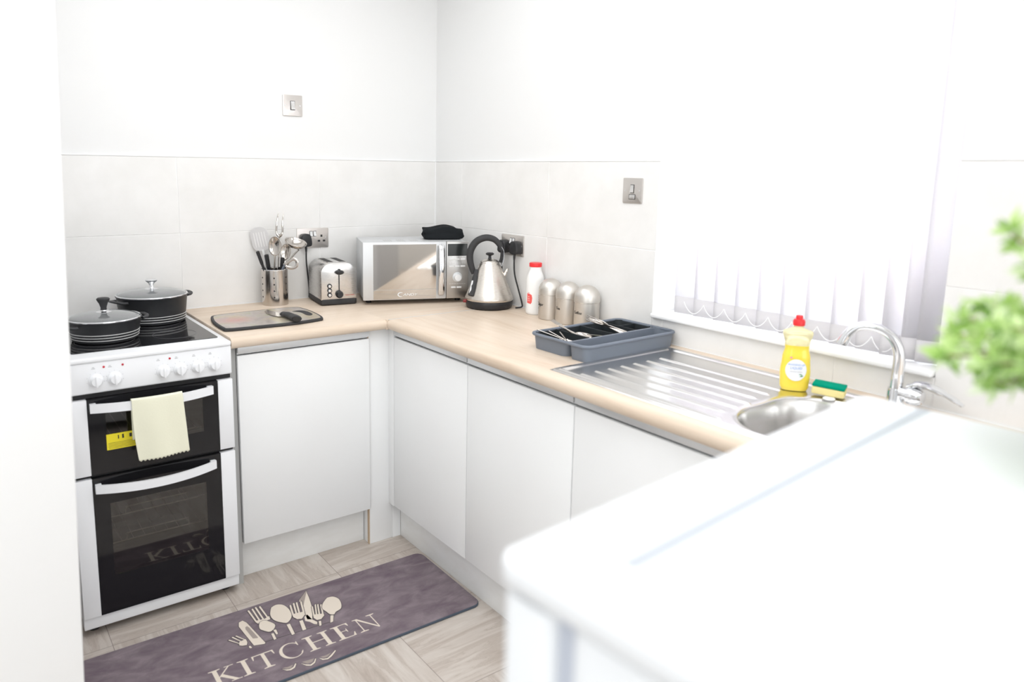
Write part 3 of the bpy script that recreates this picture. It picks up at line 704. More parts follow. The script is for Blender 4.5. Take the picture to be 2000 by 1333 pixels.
# peeler with a looped head at the right
o, L = utensil('vegetable_peeler', 'grey peeler with a U-shaped steel head leaning right out of the holder', 'peeler', inside(-.030, -.010), C0 + VR * .046 + VF * -.012 + VU * .165)
b = B(); b.tube([(0, 0, 0), (0, 0, L)], [.007, .010], 10, flat=(.5, 1.3)); b.build('handle', 'tray', o)
b = B(); b.tube(smooth_path([(-.002, 0, L - .004), (.006, 0, L + .012), (.022, 0, L + .036), (.040, 0, L + .034), (.046, 0, L + .014), (.030, 0, L - .002), (.004, 0, L - .006)], 5), .0035, 8, flat=(1.8, .5)); b.build('peeler_head', 'polished', o)
# black handles standing up
for nm, lab, ft, hd_, rr in (('tin_opener', 'black-handled tool leaning far left out of the utensil holder', inside(.006, -.006), at(-.912, 1.136, -.085), .0085),
                             ('small_knife', 'thick black utensil handle standing behind the serving spoon', inside(-.004, .010), at(-.866, 1.118, -.06), .0105),
                             ('small_knife', 'black knife handle standing under the ladle in the utensil holder', inside(.016, -.004), at(-.806, 1.105, -.085), .0095)):
    o, L = utensil(nm, lab, 'utensil', ft, hd_)
    b = B(); b.tube([(0, 0, 0), (0, 0, L - .085)], .0045, 8, flat=(.4, 1.4)); b.build('shaft', 'polished', o)
    b = B(); b.tube(smooth_path([(0, 0, L - .088), (0, 0, L - .05), (0, 0, L - .012), (0, 0, L)], 4), [rr * .8] * 4 + [rr] * 4 + [rr * 1.05] * 4 + [rr * .7], 12, flat=(.8, 1.15)); b.build('handle', 'black_plastic', o)

# ------------------------------------------------------------------ wall accessories
def plate(name, label, cat, w_, h_, c, face, parts):
    """face: 'b' back wall, 'r' right wall; local x right, z up, -y out of the wall"""
    o = empty(name, label, cat, c, 0 if face == 'b' else -PI / 2)
    b = B(); b.prism(rrect(-w_ / 2, -h_ / 2, w_ / 2, h_ / 2, .004), 0, .0045, mtx=RX, bev=.0012, smooth=True); b.build('face_plate', 'socket', o)
    for x in (-w_ * .37 if w_ < .1 else -w_ * .41, w_ * .37 if w_ < .1 else w_ * .41):
        b = B(); b.lathe([(.0026, 0), (.0022, .001), (0, .0012)], (x, -.0045, 0), 12, mtx=RX); b.build('screw', 'chrome', o)
    parts(o); return o
def rocker(o, x, z, w_, h_, m='steel_front'):
    b = B(); b.box((x - w_ / 2 - .0018, -.0052, z - h_ / 2 - .0018), (x + w_ / 2 + .0018, -.003, z + h_ / 2 + .0018)); s = b.build('switch_surround', 'ink', o)
    b = B(); b.prism([(0, -h_ / 2), (.0075, -h_ / 2 + .001), (.003, 0), (.002, h_ / 2), (0, h_ / 2)], -w_ / 2, w_ / 2, mtx=Matrix.Translation((x, -.0045, z)) @ Matrix(((0, 0, 1, 0), (-1, 0, 0, 0), (0, 1, 0, 0), (0, 0, 0, 1))))
    b.build('rocker_switch', m, o)
def pins(o, x, z):
    b = B(); b.box((x - .0042, -.0050, z + .007), (x + .0042, -.004, z + .017)).box((x - .0175, -.0050, z - .0135), (x - .0065, -.004, z - .0055)).box((x + .0065, -.0050, z - .0135), (x + .0175, -.004, z - .0055))
    b.build('pin_holes', 'ink', o)['kind'] = 'stuff'
plate('light_switch', 'single brushed steel switch high on the back wall above the tiles', 'switch', .086, .086, (-.711, .0058, 1.728), 'b', lambda o: rocker(o, 0, 0, .017, .034))
def dbl(o):
    rocker(o, -.0085, .018, .0105, .021, 'button'); rocker(o, .0085, .018, .0105, .021, 'button')
def s1(o): dbl(o); pins(o, .040, -.004); pins(o, -.040, -.004)
plate('wall_socket', 'brushed steel double socket on the back wall behind the utensils and toaster', 'socket', .146, .086, (-.635, -.0002, 1.172), 'b', s1)
plate('wall_socket', 'brushed steel double socket on the right wall behind the kettle', 'socket', .146, .086, (-.0002, -.600, 1.164), 'r', s1)
def spur(o):
    rocker(o, 0, .006, .013, .026)
    b = B(); b.box((-.0145, -.0052, -.030), (.0145, -.003, -.0125)); b.build('fuse_surround', 'ink', o)
    b = B(); b.box((-.0125, -.0060, -.0285), (.0125, -.003, -.014), bev=.0006); b.build('fuse_holder', 'steel_front', o)
plate('fused_spur_switch', 'small brushed steel fused switch on the tiles left of the window', 'switch', .086, .086, (-.0002, -1.245, 1.409), 'r', spur)
def plug(label, loc, rz, cable, grp='black mains plugs'):
    o = empty('mains_plug', label, 'plug', loc, rz)
    b = B(); b.prism([(p.x, p.y) for p in smooth_path([(-.025, -.020, 0), (-.020, .018, 0), (0, .027, 0), (.020, .018, 0), (.025, -.020, 0), (.012, -.028, 0), (-.012, -.028, 0), (-.025, -.020, 0)], 5)[:-1]][::-1], 0, .030, mtx=RX, bev=.004, smooth=True); b.build('plug_body', 'black_plastic', o, smooth_angle=60)
    b = B(); b.tube([(0, -.018, -.022), (0, -.020, -.050)], [.006, .0042], 10); b.build('cable_grip', 'black_plastic', o)
    inv = Matrix.Translation(Vector(loc)) @ Matrix.Rotation(rz, 4, 'Z'); inv.invert()
    pts = [Vector((0, -.020, -.046))] + [inv @ Vector(c_) for c_ in cable]
    b = B(); b.tube(smooth_path(pts, 8), .0033, 8); b.build('cable', 'black_plastic', o)
    return o
plug('black plug with cable in the back wall socket behind the ladle', (-.676, -.0055, 1.166), 0, [(-.673, -.018, 1.07), (-.664, -.012, 1.0), (-.660, -.012, .95), (-.662, -.014, .9145)])
plug('black plug with hanging kettle cable in the right half of the corner socket', (-.0055, -.640, 1.158), -PI / 2, [(-.023, -.642, 1.05), (-.021, -.668, .985), (-.020, -.690, .935), (-.022, -.692, .918), (-.045, -.680, .9145)])
plug('black plug in the left half of the corner socket behind the kettle handle', (-.0055, -.560, 1.158), -PI / 2, [(-.024, -.555, 1.05), (-.022, -.53, .97), (-.022, -.45, .916), (-.022, -.36, .9145)])

# ------------------------------------------------------------------ toaster
to = empty('toaster', 'two-slot stainless steel toaster between the utensil holder and the microwave', 'toaster', (-0.622, -0.232, 0.9102), math.radians(-9))
TW, TD, TH = .076, .205, .186
def tprof(w_, h, r, z0=.022, n=9):
    p = [(-w_, z0), (-w_ + .0, h - r)]
    for i in range(1, n + 1):
        a = PI - PI / 2 * i / n; p.append((-w_ + r + r * math.cos(a), h - r + r * .82 * math.sin(a)))
    q = [(-x, z) for x, z in p[::-1]]; return p + q
b = B(); b.prism(rrect(-TW - .002, 0.0, TW + .002, TD, .014), 0.003, .026, bev=.003, smooth=True); b.build('base', 'soft_black', to)
b = B(); b.prism(tprof(TW, TH, .050), -.002, -TD + .002, mtx=Matrix(((1, 0, 0, 0), (0, 0, -1, 0), (0, 1, 0, 0), (0, 0, 0, 1))), smooth=True, bev=.006); b.build('shell', 'steel_front', to, smooth_angle=35)
for x in (-.026, .026):
    b = B(); b.box((x - .0125, .035, TH - .012), (x + .0125, TD - .03, TH - .0085)); b.build('bread_slot', 'ink', to)
    b = B(); b.prism(rrect(x - .0145, .032, x + .0145, TD - .027, .006), TH - .011, TH - .0088); b.build('slot_rim', 'polished', to)
b = B(); b.box((-.0016, -.0012, .062), (.0016, .002, .135)); b.build('lever_slot', 'ink', to)
b = B(); b.lathe([(.0, .0), (.017, .002), (.018, .010), (.013, .017), (0, .019)], (0, -.001, .138), 24, mtx=RX, sy=.55); b.box((-.0035, -.010, .140), (.0035, -.002, .152), bev=.002); b.build('lever', 'black_plastic', to)
b = B(); b.lathe([(.0155, 0), (.0155, .006), (.0125, .010), (.0115, .015), (0, .0155)], (0, -.001, .045), 28, mtx=RX); b.build('browning_dial', 'black_plastic', to)
for k in range(3):
    b = B(); b.lathe([(.0098, 0), (.0098, .0022), (0, .0024)], (-.041, -.001, .044 + k * .0185), 22, mtx=RX); s_ = b.build('button_ring', 'black_plastic', to)
    b = B(); b.lathe([(.0062, 0), (.006, .003), (0, .0036)], (-.041, -.0024, .044 + k * .0185), 20, mtx=RX); b.build('button', 'chrome', s_)
M['red_print'] = mat('red_print', (.60, .13, .10), .6)
text_obj('brand_print', 'morphy richards', .0052, FRONT @ Matrix.Translation((.046, .040, .0015)), 'red_print', to, sx=1.1)

# ------------------------------------------------------------------ microwave
W_, D_, Hh = .449, .285, .243
MX, MY, MA = -.544, -.293, math.radians(-21.3)
mw = empty('microwave_oven', 'silver microwave with mirrored door standing across the corner', 'microwave', (MX, MY, .9102), MA)
FZ = .020
b = B(); b.box((.003, .018, FZ), (W_ - .003, D_, FZ + Hh - .003), bev=.004); cs = b.build('case', 'silver_side', mw)
for k in range(4):
    b = B()
    for j in range(4): b.box((.10 + k * .056 + j * .009, .06, FZ + Hh - .0032), (.104 + k * .056 + j * .009, .13, FZ + Hh - .0026))
    b.build('vent', 'carcass', cs)['kind'] = 'stuff'
for x in (.03, W_ - .03):
    for y in (.07, D_ - .03):
        b = B(); b.lathe([(.012, 0), (.014, FZ + .004)], (x, y, 0), 16); b.build('foot', 'black_plastic', mw)
dx1 = .352
b = B(); b.box((0, -.004, FZ), (dx1, .017, FZ + Hh), bev=.004); dr = b.build('door', 'silver', mw)
b = B(); b.box((.043, -.0052, FZ + .044), (.308, -.003, FZ + Hh - .010)); b.build('mirror_window', 'mirror', dr)
b = B(); b.box((.043, -.0052, FZ + .004), (.308, -.003, FZ + .0425)); b.build('lower_mirror_band', 'mirror', dr)
b = B(); b.tube(smooth_path([(.329, -.004, FZ + .018), (.329, -.016, FZ + .035), (.329, -.026, FZ + .12), (.329, -.016, FZ + Hh - .030), (.329, -.004, FZ + Hh - .014)], 8), .0135, 16, flat=(.45, 1.0)); b.build('door_handle', 'chrome', dr)
b = B(); b.box((dx1 + .001, -.003, FZ), (W_, .017, FZ + Hh), bev=.003); pn_ = b.build('control_panel', 'panel', mw)
b = B(); b.box((dx1 + .006, -.0042, FZ + Hh - .061), (W_ - .006, -.0025, FZ + Hh - .010)); b.build('display_window', 'display', pn_)
for z, n_, x0 in ((.168, 3, .012), (.138, 3, .012), (.048, 2, .021)):
    for k in range(n_):
        b = B(); b.box((dx1 + x0 + k * .0245, -.0055, FZ + z - .0035), (dx1 + x0 + .021 + k * .0245, -.0025, FZ + z + .0035), bev=.001); b.build('button', 'button', pn_)
b = B(); b.lathe([(.021, 0), (.0205, .004), (0, .0045)], (dx1 + .048, -.003, FZ + .092), 32, mtx=RX); b.build('dial_ring', 'silver', pn_)
b = B(); b.lathe([(.0155, 0), (.0148, .014), (.0135, .016), (0, .0165)], (dx1 + .048, -.006, FZ + .090), 32, mtx=RX); b.build('dial', 'button', pn_)
b = B()
for z in (.177, .153, .1475, .062):
    for k in range(7): b.box((dx1 + .014 + k * .0105, -.0034, FZ + z), (dx1 + .0215 + k * .0105, -.0028, FZ + z + .0012))
b.build('panel_print', 'button', pn_)['kind'] = 'stuff'
lg = text_obj('logo', 'ANDY', .0145, FRONT @ Matrix.Translation((.167, FZ + .0215, .0056)), 'button', dr, sx=1.45, align='LEFT', shear=.2)
b = B(); arc = [(.1585 + .0125 * math.cos(math.radians(a)), -.0056, FZ + .0225 + .0085 * math.sin(math.radians(a))) for a in range(55, 300, 12)]
b.tube(arc, [.0007 + .0018 * math.sin(PI * i / (len(arc) - 1)) for i in range(len(arc))], 8, flat=(1, .35)); b.build('logo_initial', 'button', dr)

# folded black cloth on the microwave
def fc(u, v):
    a = 2 * PI * u; ca, sa_ = math.cos(a), math.sin(a); n = 5.0
    r = 1.0 / (abs(ca) ** n + abs(sa_) ** n) ** (1 / n)
    if v < .12: k, z = v / .12 * .97, 0.0
    elif v < .62: t_ = (v - .12) / .50; z = .040 * t_; k = 1.0 - .03 * (2 * t_ - 1) ** 8 + .035 * abs(math.sin(t_ * PI * 2)) ** .6 - .02
    else: t_ = (v - .62) / .38; k = .985 * (1 - t_) ** .9; z = .040 + .0035 * (1 - (1 - t_) ** 2)
    x, y = .088 * r * ca * k, .052 * r * sa_ * k
    z *= 1.2; z *= 1 + .10 * math.sin(x * 45 + 1.2) + .05 * math.sin(y * 70) - (.12 if x > .055 else 0)
    return Vector((x + .003 * math.sin(z * 200 + y * 40), y, z))
b = B().grid(fc, 96, 44, closed_u=True); o = b.build('folded_cloth', 'black_cloth', smooth_angle=70); o.location = (-.145, -.285, .9102 + FZ + Hh - .0002); o.rotation_euler = (0, 0, math.radians(-24))
tag(o, 'folded black cloth lying on top of the microwave', 'cloth')

# ------------------------------------------------------------------ kettle
ke = empty('kettle', 'brushed steel pyramid kettle with black loop handle in the corner', 'kettle', (-.112, -.588, .9102), math.radians(-36))
b = B(); b.lathe([(.086, 0), (.094, .004), (.097, .012), (.099, .030), (.097, .034), (0, .034)], seg=64); b.build('base', 'black_plastic', ke)
b = B(); b.lathe([(.098, .0335), (.1005, .037), (.0995, .044), (.090, .066), (.066, .124), (.047, .170), (.0405, .184), (.038, .187)], seg=72, cap=False); b.build('kettle_body', 'kettle', ke, smooth_angle=60)
b = B(); b.lathe([(.0395, .185), (.0385, .190), (.030, .197), (.014, .201), (0, .202)], seg=48); ldk = b.build('lid', 'kettle', ke)
b = B(); b.lathe([(.0085, .200), (.006, .206), (.006, .214), (.016, .219), (.0175, .223), (.013, .227), (0, .228)], seg=28); b.build('lid_knob', 'black_plastic', ldk)
b = B(); hp = smooth_path([(-.064, 0, .140), (-.074, 0, .165), (-.082, 0, .200), (-.078, 0, .238), (-.056, 0, .272), (-.020, 0, .288), (.016, 0, .282), (.040, 0, .258), (.047, 0, .238)], 6)
b.tube(hp, [.011 + .0035 * math.sin(PI * min(1, i / len(hp) * 1.15)) for i in range(len(hp))], 16, flat=(1.0, .9)); b.build('handle', 'soft_black', ke)
b = B(); b.tube(smooth_path([(.040, 0, .262), (.056, 0, .236), (.057, 0, .205), (.049, 0, .172)], 7), .008, 10, flat=(.35, 1.2)); b.build('handle_strap', 'chrome', ke)
b = B(); b.tube(smooth_path([(.046, 0, .252), (.049, 0, .225), (.046, 0, .200), (.041, 0, .188)], 5), .0055, 10); b.build('hinge_bracket', 'black_plastic', ke)
# water gauge down the left flank
def flank(z): return .0995 - (z - .044) * (.0995 - .047) / (.170 - .044)
g0, g1 = .058, .148
def gpt(z, off, ang): r = flank(z) + off; return (r * math.cos(ang), r * math.sin(ang), z)
GA = math.radians(180 + 39)
b = B(); b.tube(smooth_path([gpt(.054, .001, GA), gpt(.08, .001, GA - .02), gpt(.12, .002, GA - .12), gpt(.155, .0015, GA - .35)], 6), [.011] + [.0145] * 8 + [.013] * 5 + [.011] * 5, 14, flat=(1, .9)); b.build('gauge_housing', 'soft_black', ke)
b = B(); b.tube([gpt(.066, .0095, GA), gpt(.08, .0105, GA - .01), gpt(.115, .0110, GA - .09)], [.0065, .0068, .0062], 12, flat=(1, .8)); b.build('water_gauge', 'gauge', ke)
b = B(); b.tube(smooth_path([(.058, 0, .128), (.068, 0, .148), (.074, 0, .162)], 4), [.012] * 3 + [.009] * 3 + [.0065] * 3, 14, flat=(.8, .7)); b.build('spout', 'kettle', ke)
b = B(); b.box((-.108, -.030, .022), (-.090, -.014, .034), bev=.003); b.build('switch_lever', 'red_switch', ke)

# ------------------------------------------------------------------ salt container
sa = empty('salt_container', 'white plastic bottle with red cap between the kettle and the steel canisters', 'bottle', (-.0455, -.800, .9102), math.radians(-42))
b = B(); b.lathe([(.030, 0), (.034, .004), (.035, .012), (.035, .138), (.0335, .150), (.027, .166), (.0235, .176), (.0225, .190), (0, .190)], seg=48); b.build('bottle_body', 'white_plastic', sa)
b = B(); b.lathe([(.0245, 0), (.025, .002), (.025, .013), (.0235, .0155), (0, .016)], (0, 0, .189), 36); b.build('cap', 'red_plastic', sa)
def wrap(b, pts2, R, ang0, mi=0, d=.0004):
    """flat outline (arc length, z) laid on a vertical cylinder of radius R"""
    tmp = bmesh.new(); vs = [tmp.verts.new((x, z, 0)) for x, z in pts2]; tmp.faces.new(vs)
    bmesh.ops.triangulate(tmp, faces=list(tmp.faces)); bmesh.ops.subdivide_edges(tmp, edges=list(tmp.edges), cuts=2, use_grid_fill=True)
    for v in tmp.verts:
        a = ang0 + v.co.x / R; z = v.co.y; v.co = Vector(((R + d) * math.sin(a), -(R + d) * math.cos(a), z))
    b.merge(tmp, mi, True); return b
b = B(); wrap(b, [(-.012, .047), (.007, .044), (.011, .051), (.0125, .068), (.010, .080), (0, .0845), (-.012, .085)], .035, -.62); lb2 = b.build('red_badge', 'red_label', sa)
b = B(); wrap(b, [(-.006, .055), (.004, .055), (.004, .058), (-.006, .058)], .035, -.66, d=.0008); wrap(b, [(-.006, .062), (.003, .062), (.003, .066), (-.006, .066)], .035, -.66, d=.0008); wrap(b, [(-.005, .070), (.002, .070), (.002, .074), (-.005, .074)], .035, -.66, d=.0008); b.build('badge_print', 'pink_label', lb2)['kind'] = 'stuff'
b = B(); wrap(b, [(-.008, .087), (.002, .087), (.002, .0885), (-.008, .0885)], .035, -.66); b.build('red_print', 'red_label', sa)
rotz90 = Matrix.Rotation(PI / 2, 4, 'Z')
cyl = lambda R, a, z: Matrix.Rotation(a, 4, 'Z') @ Matrix.Translation((0, 0, z)) @ FRONT
b = B()
for z0, z1 in ((.078, .082), (.070, .075), (.062, .066), (.052, .058), (.040, .046), (.026, .034)): wrap(b, [(-.003, z0), (.006, z0), (.006, z1), (-.003, z1)], .035, .52)
b.build('side_print', 'grey_ink', sa)['kind'] = 'stuff'

# ------------------------------------------------------------------ canisters
def canister(word, label, loc, rz):
    c = empty('storage_canister', label, 'canister', loc, rz, 'domed steel canisters')
    R = .0462
    b = B(); b.lathe([(R - .0025, 0), (R - .0005, .0015), (R - .0003, .006), (R - .0008, .0995), (0, .0995)], seg=56); b.build('canister_body', 'canister', c)
    b = B(); pr = [(R + .0006, .0955), (R + .0006, .1045), (R + .0001, .110)] + [(R * math.cos(a), .112 + .044 * math.sin(a)) for a in [k * PI / 2 / 12 for k in range(13)]]
    pr[-1] = (0, pr[-1][1]); b.lathe(pr, seg=56, cap=False); ld = b.build('domed_lid', 'canister', c)
    b = B(); b.tube([((R + .0008) * math.cos(a * PI / 32), (R + .0008) * math.sin(a * PI / 32), .0955) for a in range(64)], .0009, 6, closed=True); b.build('lid_bead', 'polished', ld)
    text_obj('lettering', word, .0150, FRONT @ Matrix.Translation((0, .058, 0)), 'ink', c, bend=R, depth=.0003, shear=.1)
canister('Sugar', 'domed steel canister lettered Sugar, nearest the white salt bottle', (-.0535, -.902, .9102), math.radians(-99))
canister('Tea', 'domed steel canister lettered Tea, middle one of the three', (-.0535, -1.000, .9102), math.radians(-97))
canister('Coffee', 'domed steel canister lettered Coffee, nearest the cutlery tray', (-.0535, -1.099, .9102), math.radians(-92))

# ------------------------------------------------------------------ cutlery tray
tr = empty('cutlery_tray', 'grey plastic cutlery tray with front trough beside the sink drainer', 'tray', (-.220, -1.355, .9102), math.radians(1.0))
x0, x1, yA, yB, H2 = -.205, .205, .130, -.120, .049
def tub(b, xa, ya, xb, yb_, r, h, tin=.0026, taper=.006, mi=0, mi_in=None, floor_z=.002):
    mi_in = mi if mi_in is None else mi_in
    o_t, o_b = rrect(xa, ya, xb, yb_, r), rrect(xa + taper, ya + taper, xb - taper, yb_ - taper, max(r - taper, .004))
    i_t, i_b = rrect(xa + tin, ya + tin, xb - tin, yb_ - tin, max(r - tin, .003)), rrect(xa + taper + tin, ya + taper + tin, xb - taper - tin, yb_ - taper - tin, max(r - taper - tin, .003))
    tmp = bmesh.new(); L = [[tmp.verts.new((x, y, z)) for x, y in pl] for pl, z in ((o_b, 0), (o_t, h), (i_t, h), (i_b, floor_z))]
    n = len(o_t)
    for (A, C_), m_ in zip(zip(L, L[1:]), (mi, mi, mi_in)):
        for k in range(n):
            f = tmp.faces.new([A[k], A[(k + 1) % n], C_[(k + 1) % n], C_[k]]); f.material_index = m_
    tmp.faces.new(L[0][::-1]).material_index = mi; tmp.faces.new(L[3]).material_index = mi_in
    bmesh.ops.recalc_face_normals(tmp, faces=list(tmp.faces))
    mp = {}
    for v in tmp.verts: mp[v] = b.bm.verts.new(v.co)
    for f in tmp.faces: g = b.bm.faces.new([mp[v] for v in f.verts]); g.material_index = f.material_index; g.smooth = True
    tmp.free()
b = B(); tub(b, x0, yB, x1, -.037, .024, H2); b.build('front_trough', 'tray', tr, smooth_angle=50)
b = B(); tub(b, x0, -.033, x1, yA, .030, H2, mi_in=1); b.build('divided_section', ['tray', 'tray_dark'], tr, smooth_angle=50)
b = B(); b.box((x0 + .006, -.037, H2 - .004), (x1 - .006, -.033, H2)); b.build('bridge', 'tray', tr)
rim = rrect(x0 - .001, yB - .001, x1 + .001, yA + .001, .026, 8)
b = B(); b.tube([(x, y, H2 - .001) for x, y in rim], .0052, 10, closed=True); b.build('rolled_rim', 'tray', tr)
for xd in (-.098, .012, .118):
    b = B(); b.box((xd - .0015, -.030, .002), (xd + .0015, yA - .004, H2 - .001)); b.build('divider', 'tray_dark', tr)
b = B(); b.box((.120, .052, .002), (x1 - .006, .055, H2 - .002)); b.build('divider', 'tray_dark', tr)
def cut_item(kind, label, p0, p1, roll=0.0):
    """a table fork / knife / spoon from handle end p0 to head end p1 in tray coordinates"""
    T_ = Matrix.Translation((-.220, -1.355, .9102)) @ Matrix.Rotation(math.radians(1.0), 4, 'Z')
    a, c = T_ @ Vector(p0), T_ @ Vector(p1); z = (c - a).normalized(); up = Vector((0, 0, 1)); y = -(up - z * up.dot(z)).normalized(); x = y.cross(z)
    m_ = Matrix((x, y, z)).transposed().to_4x4(); m_.translation = a; m_ = m_ @ Matrix.Rotation(roll, 4, 'Z'); L = (c - a).length
    o = bpy.data.objects.new({'fork': 'table_fork', 'knife': 'table_knife', 'spoon': 'table_spoon'}[kind], None); COL.objects.link(o); o.empty_display_size = .02; o.matrix_world = m_
    tag(o, label, kind, 'steel cutlery in the tray')
    b = B(); hl = L * (.52 if kind == 'knife' else .68)
    b.tube(smooth_path([(0, 0, 0), (0, 0, hl * .4), (0, 0, hl * .8), (0, 0, hl)], 4), [.0048, .0062, .006, .0058, .0056, .005, .0045, .004, .0036, .003, .0028, .0028, .003], 8, flat=(.3, 1.3)); b.build('handle', 'polished', o)
    b = B()
    if kind == 'knife': b.prism([(-.006, hl - .004), (.006, hl - .004), (.0085, hl + .02), (.0085, L - .02), (.003, L), (-.006, L - .004)], -.0007, .0007, mtx=RX @ Matrix.Identity(4) if False else Matrix(((1, 0, 0, 0), (0, 0, 1, 0), (0, 1, 0, 0), (0, 0, 0, 1)))); b.build('blade', 'polished', o)
    elif kind == 'spoon': bowl(b, L - .026, .0155, .027, .007); b.build('spoon_bowl', 'polished', o, solid=.001)
    else:
        MM = Matrix(((1, 0, 0, 0), (0, 0, 1, 0), (0, 1, 0, 0), (0, 0, 0, 1)))
        b.prism([(-.003, hl - .004), (.003, hl - .004), (.011, hl + .012), (.0115, hl + .024), (-.0115, hl + .024), (-.011, hl + .012)], -.0008, .0008, mtx=MM)
        for k in range(4): b.prism([(-.0115 + k * .0066, hl + .022), (-.0083 + k * .0066, hl + .022), (-.009 + k * .0066, L), (-.0105 + k * .0066, L)], -.0008, .0008, mtx=MM)
        b.build('fork_head', 'polished', o)
for k, lab in enumerate(('table knife in the left compartment of the tray, leftmost of three', 'table knife in the left compartment of the tray, middle of three', 'table knife in the left compartment of the tray, rightmost of three')):
    cut_item('knife', lab, (-.112 - k * .020, -.022 + k * .004, .018), (-.196 + k * .022, .112 - k * .03, .060), .5)
cut_item('fork', 'table fork rising highest above the rim in the second compartment', (-.072, -.015, .014), (-.120, .124, .082))
cut_item('spoon', 'table spoon lying low beside the raised fork in the tray', (-.014, .015, .014), (-.084, .095, .052), .3)
cut_item('spoon', 'table spoon lying in the second compartment nearest the front trough', (.000, -.018, .030), (-.082, .05, .047), -.2)
for k, lab in enumerate(('table fork at the left of the bundle near the far end of the tray', 'table spoon standing second in the bundle near the far end of the tray', 'table fork in the middle of the bundle near the far end of the tray', 'table spoon at the right of the bundle near the far end of the tray')):
    cut_item(('fork', 'spoon', 'fork', 'spoon')[k], lab, (.112 - k * .007, -.026, .024 + k * .003), (.022 + k * .010, .108 - k * .004, .078 - k * .004), .5 * k - .6)

# ------------------------------------------------------------------ sink
sk = empty('kitchen_sink', 'stainless steel sink with ribbed drainer set into the worktop', 'sink', (-.3, -1.95, .9102))
def smooth(a, b_, x):
    t_ = max(0, min(1, (x - a) / (b_ - a))); return t_ * t_ * (3 - 2 * t_)
def box_sdf(x, y, cx, cy, hx, hy, r):
    qx, qy = abs(x - cx) - hx + r, abs(y - cy) - hy + r
    return math.hypot(max(qx, 0), max(qy, 0)) + min(max(qx, qy), 0) - r
RIBS = [-.511, -.457, -.405, -.352, -.298, -.241, -.182]
def sink_h(x, y):
    z = .9135
    d = box_sdf(x, y, (SX0 + SX1) / 2, (SY0 + SY1) / 2, (SX1 - SX0) / 2, (SY1 - SY0) / 2, .022)
    z -= .0030 * smooth(-.004, 0, d)
    z += .0022 * math.exp(-((d + .022) / .004) ** 2)                 # raised bead round the edge
    z -= .0032 * smooth(-.026, -.036, d)
    for i, rx in enumerate(RIBS):
        y1 = -1.555; y0 = -1.95 if rx > -.3 else -1.97
        if i == 0: y0 = -2.0
        dy = max(y - y1, y0 - y, 0)
        z += .0034 * math.exp(-((x - rx) / .0048) ** 2) * math.exp(-(dy / .006) ** 2)
    bd = box_sdf(x, y, -.318, -2.205, .200, .222, .150)
    if bd < .03:
        z -= .002 * smooth(.012, 0, bd)
        z -= .145 * smooth(.0, -.034, bd) + .004 * smooth(-.03, -.16, bd)
    return z
NXs, NYs = 200, 380
tmp = bmesh.new(); gv = []
for i in range(NXs + 1):
    row = []
    for j in range(NYs + 1):
        x = SX0 + (SX1 - SX0) * i / NXs; y = SY0 + (SY1 - SY0) * j / NYs
        row.append(tmp.verts.new((x, y, sink_h(x, y))))
    gv.append(row)
for i in range(NXs):
    for j in range(NYs): tmp.faces.new([gv[i][j], gv[i + 1][j], gv[i + 1][j + 1], gv[i][j + 1]])
b = B(); b.merge(tmp, 0, True); so = bld(b, 'sink_bowl_and_drainer', 'sink', sk, smooth_angle=180)
b = B(); b.lathe([(.036, 0), (.034, .003), (.020, .001), (0, .001)], (-.318, -2.205, .7665), 32); bld(b, 'waste_outlet', 'chrome', sk)

# ------------------------------------------------------------------ tap
tp = empty('mixer_tap', 'chrome swan-neck mixer tap with side lever behind the sink', 'tap', (-.072, -2.185, .9137))
b = B(); b.lathe([(.026, 0), (.026, .004), (.021, .008), (.0195, .012), (.0190, .040), (.0175, .046), (0, .046)], (0, 0, 0), 32); b.build('tap_base', 'chrome', tp)
b = B(); sp = smooth_path([(0, 0, .040), (0, 0, .075), (0, 0, .115), (-.004, .006, .150), (-.014, .024, .178), (-.030, .052, .192), (-.042, .080, .190), (-.052, .100, .172), (-.057, .109, .152)], 7)
b.tube(sp, [.0155 - .004 * min(1, i / 30) for i in range(len(sp))], 18); b.build('spout', 'chrome', tp)
b = B(); dv = (Vector(sp[-1]) - Vector(sp[-3])).normalized(); e0 = Vector(sp[-1]); b.tube([e0 - dv * .012, e0 + dv * .004, e0 + dv * .012], [.0125, .0135, .0130], 18); b.build('aerator', 'chrome', tp)
b = B(); b.lathe([(.013, 0), (.0155, .012), (.0165, .028), (.0205, .030), (.0215, .040), (.0205, .054), (.015, .062), (0, .064)], (0, 0, .036), 28, mtx=RX); b.build('cartridge_body', 'chrome', tp)
b = B(); b.tube(smooth_path([(.004, -.026, .056), (.006, -.050, .066), (.006, -.085, .062), (.006, -.120, .050), (.006, -.145, .038)], 6), [.015] * 4 + [.020] * 5 + [.017] * 6 + [.012] * 6 + [.009] * 4, 14, flat=(.42, 1.0)); b.build('lever', 'chrome', tp)

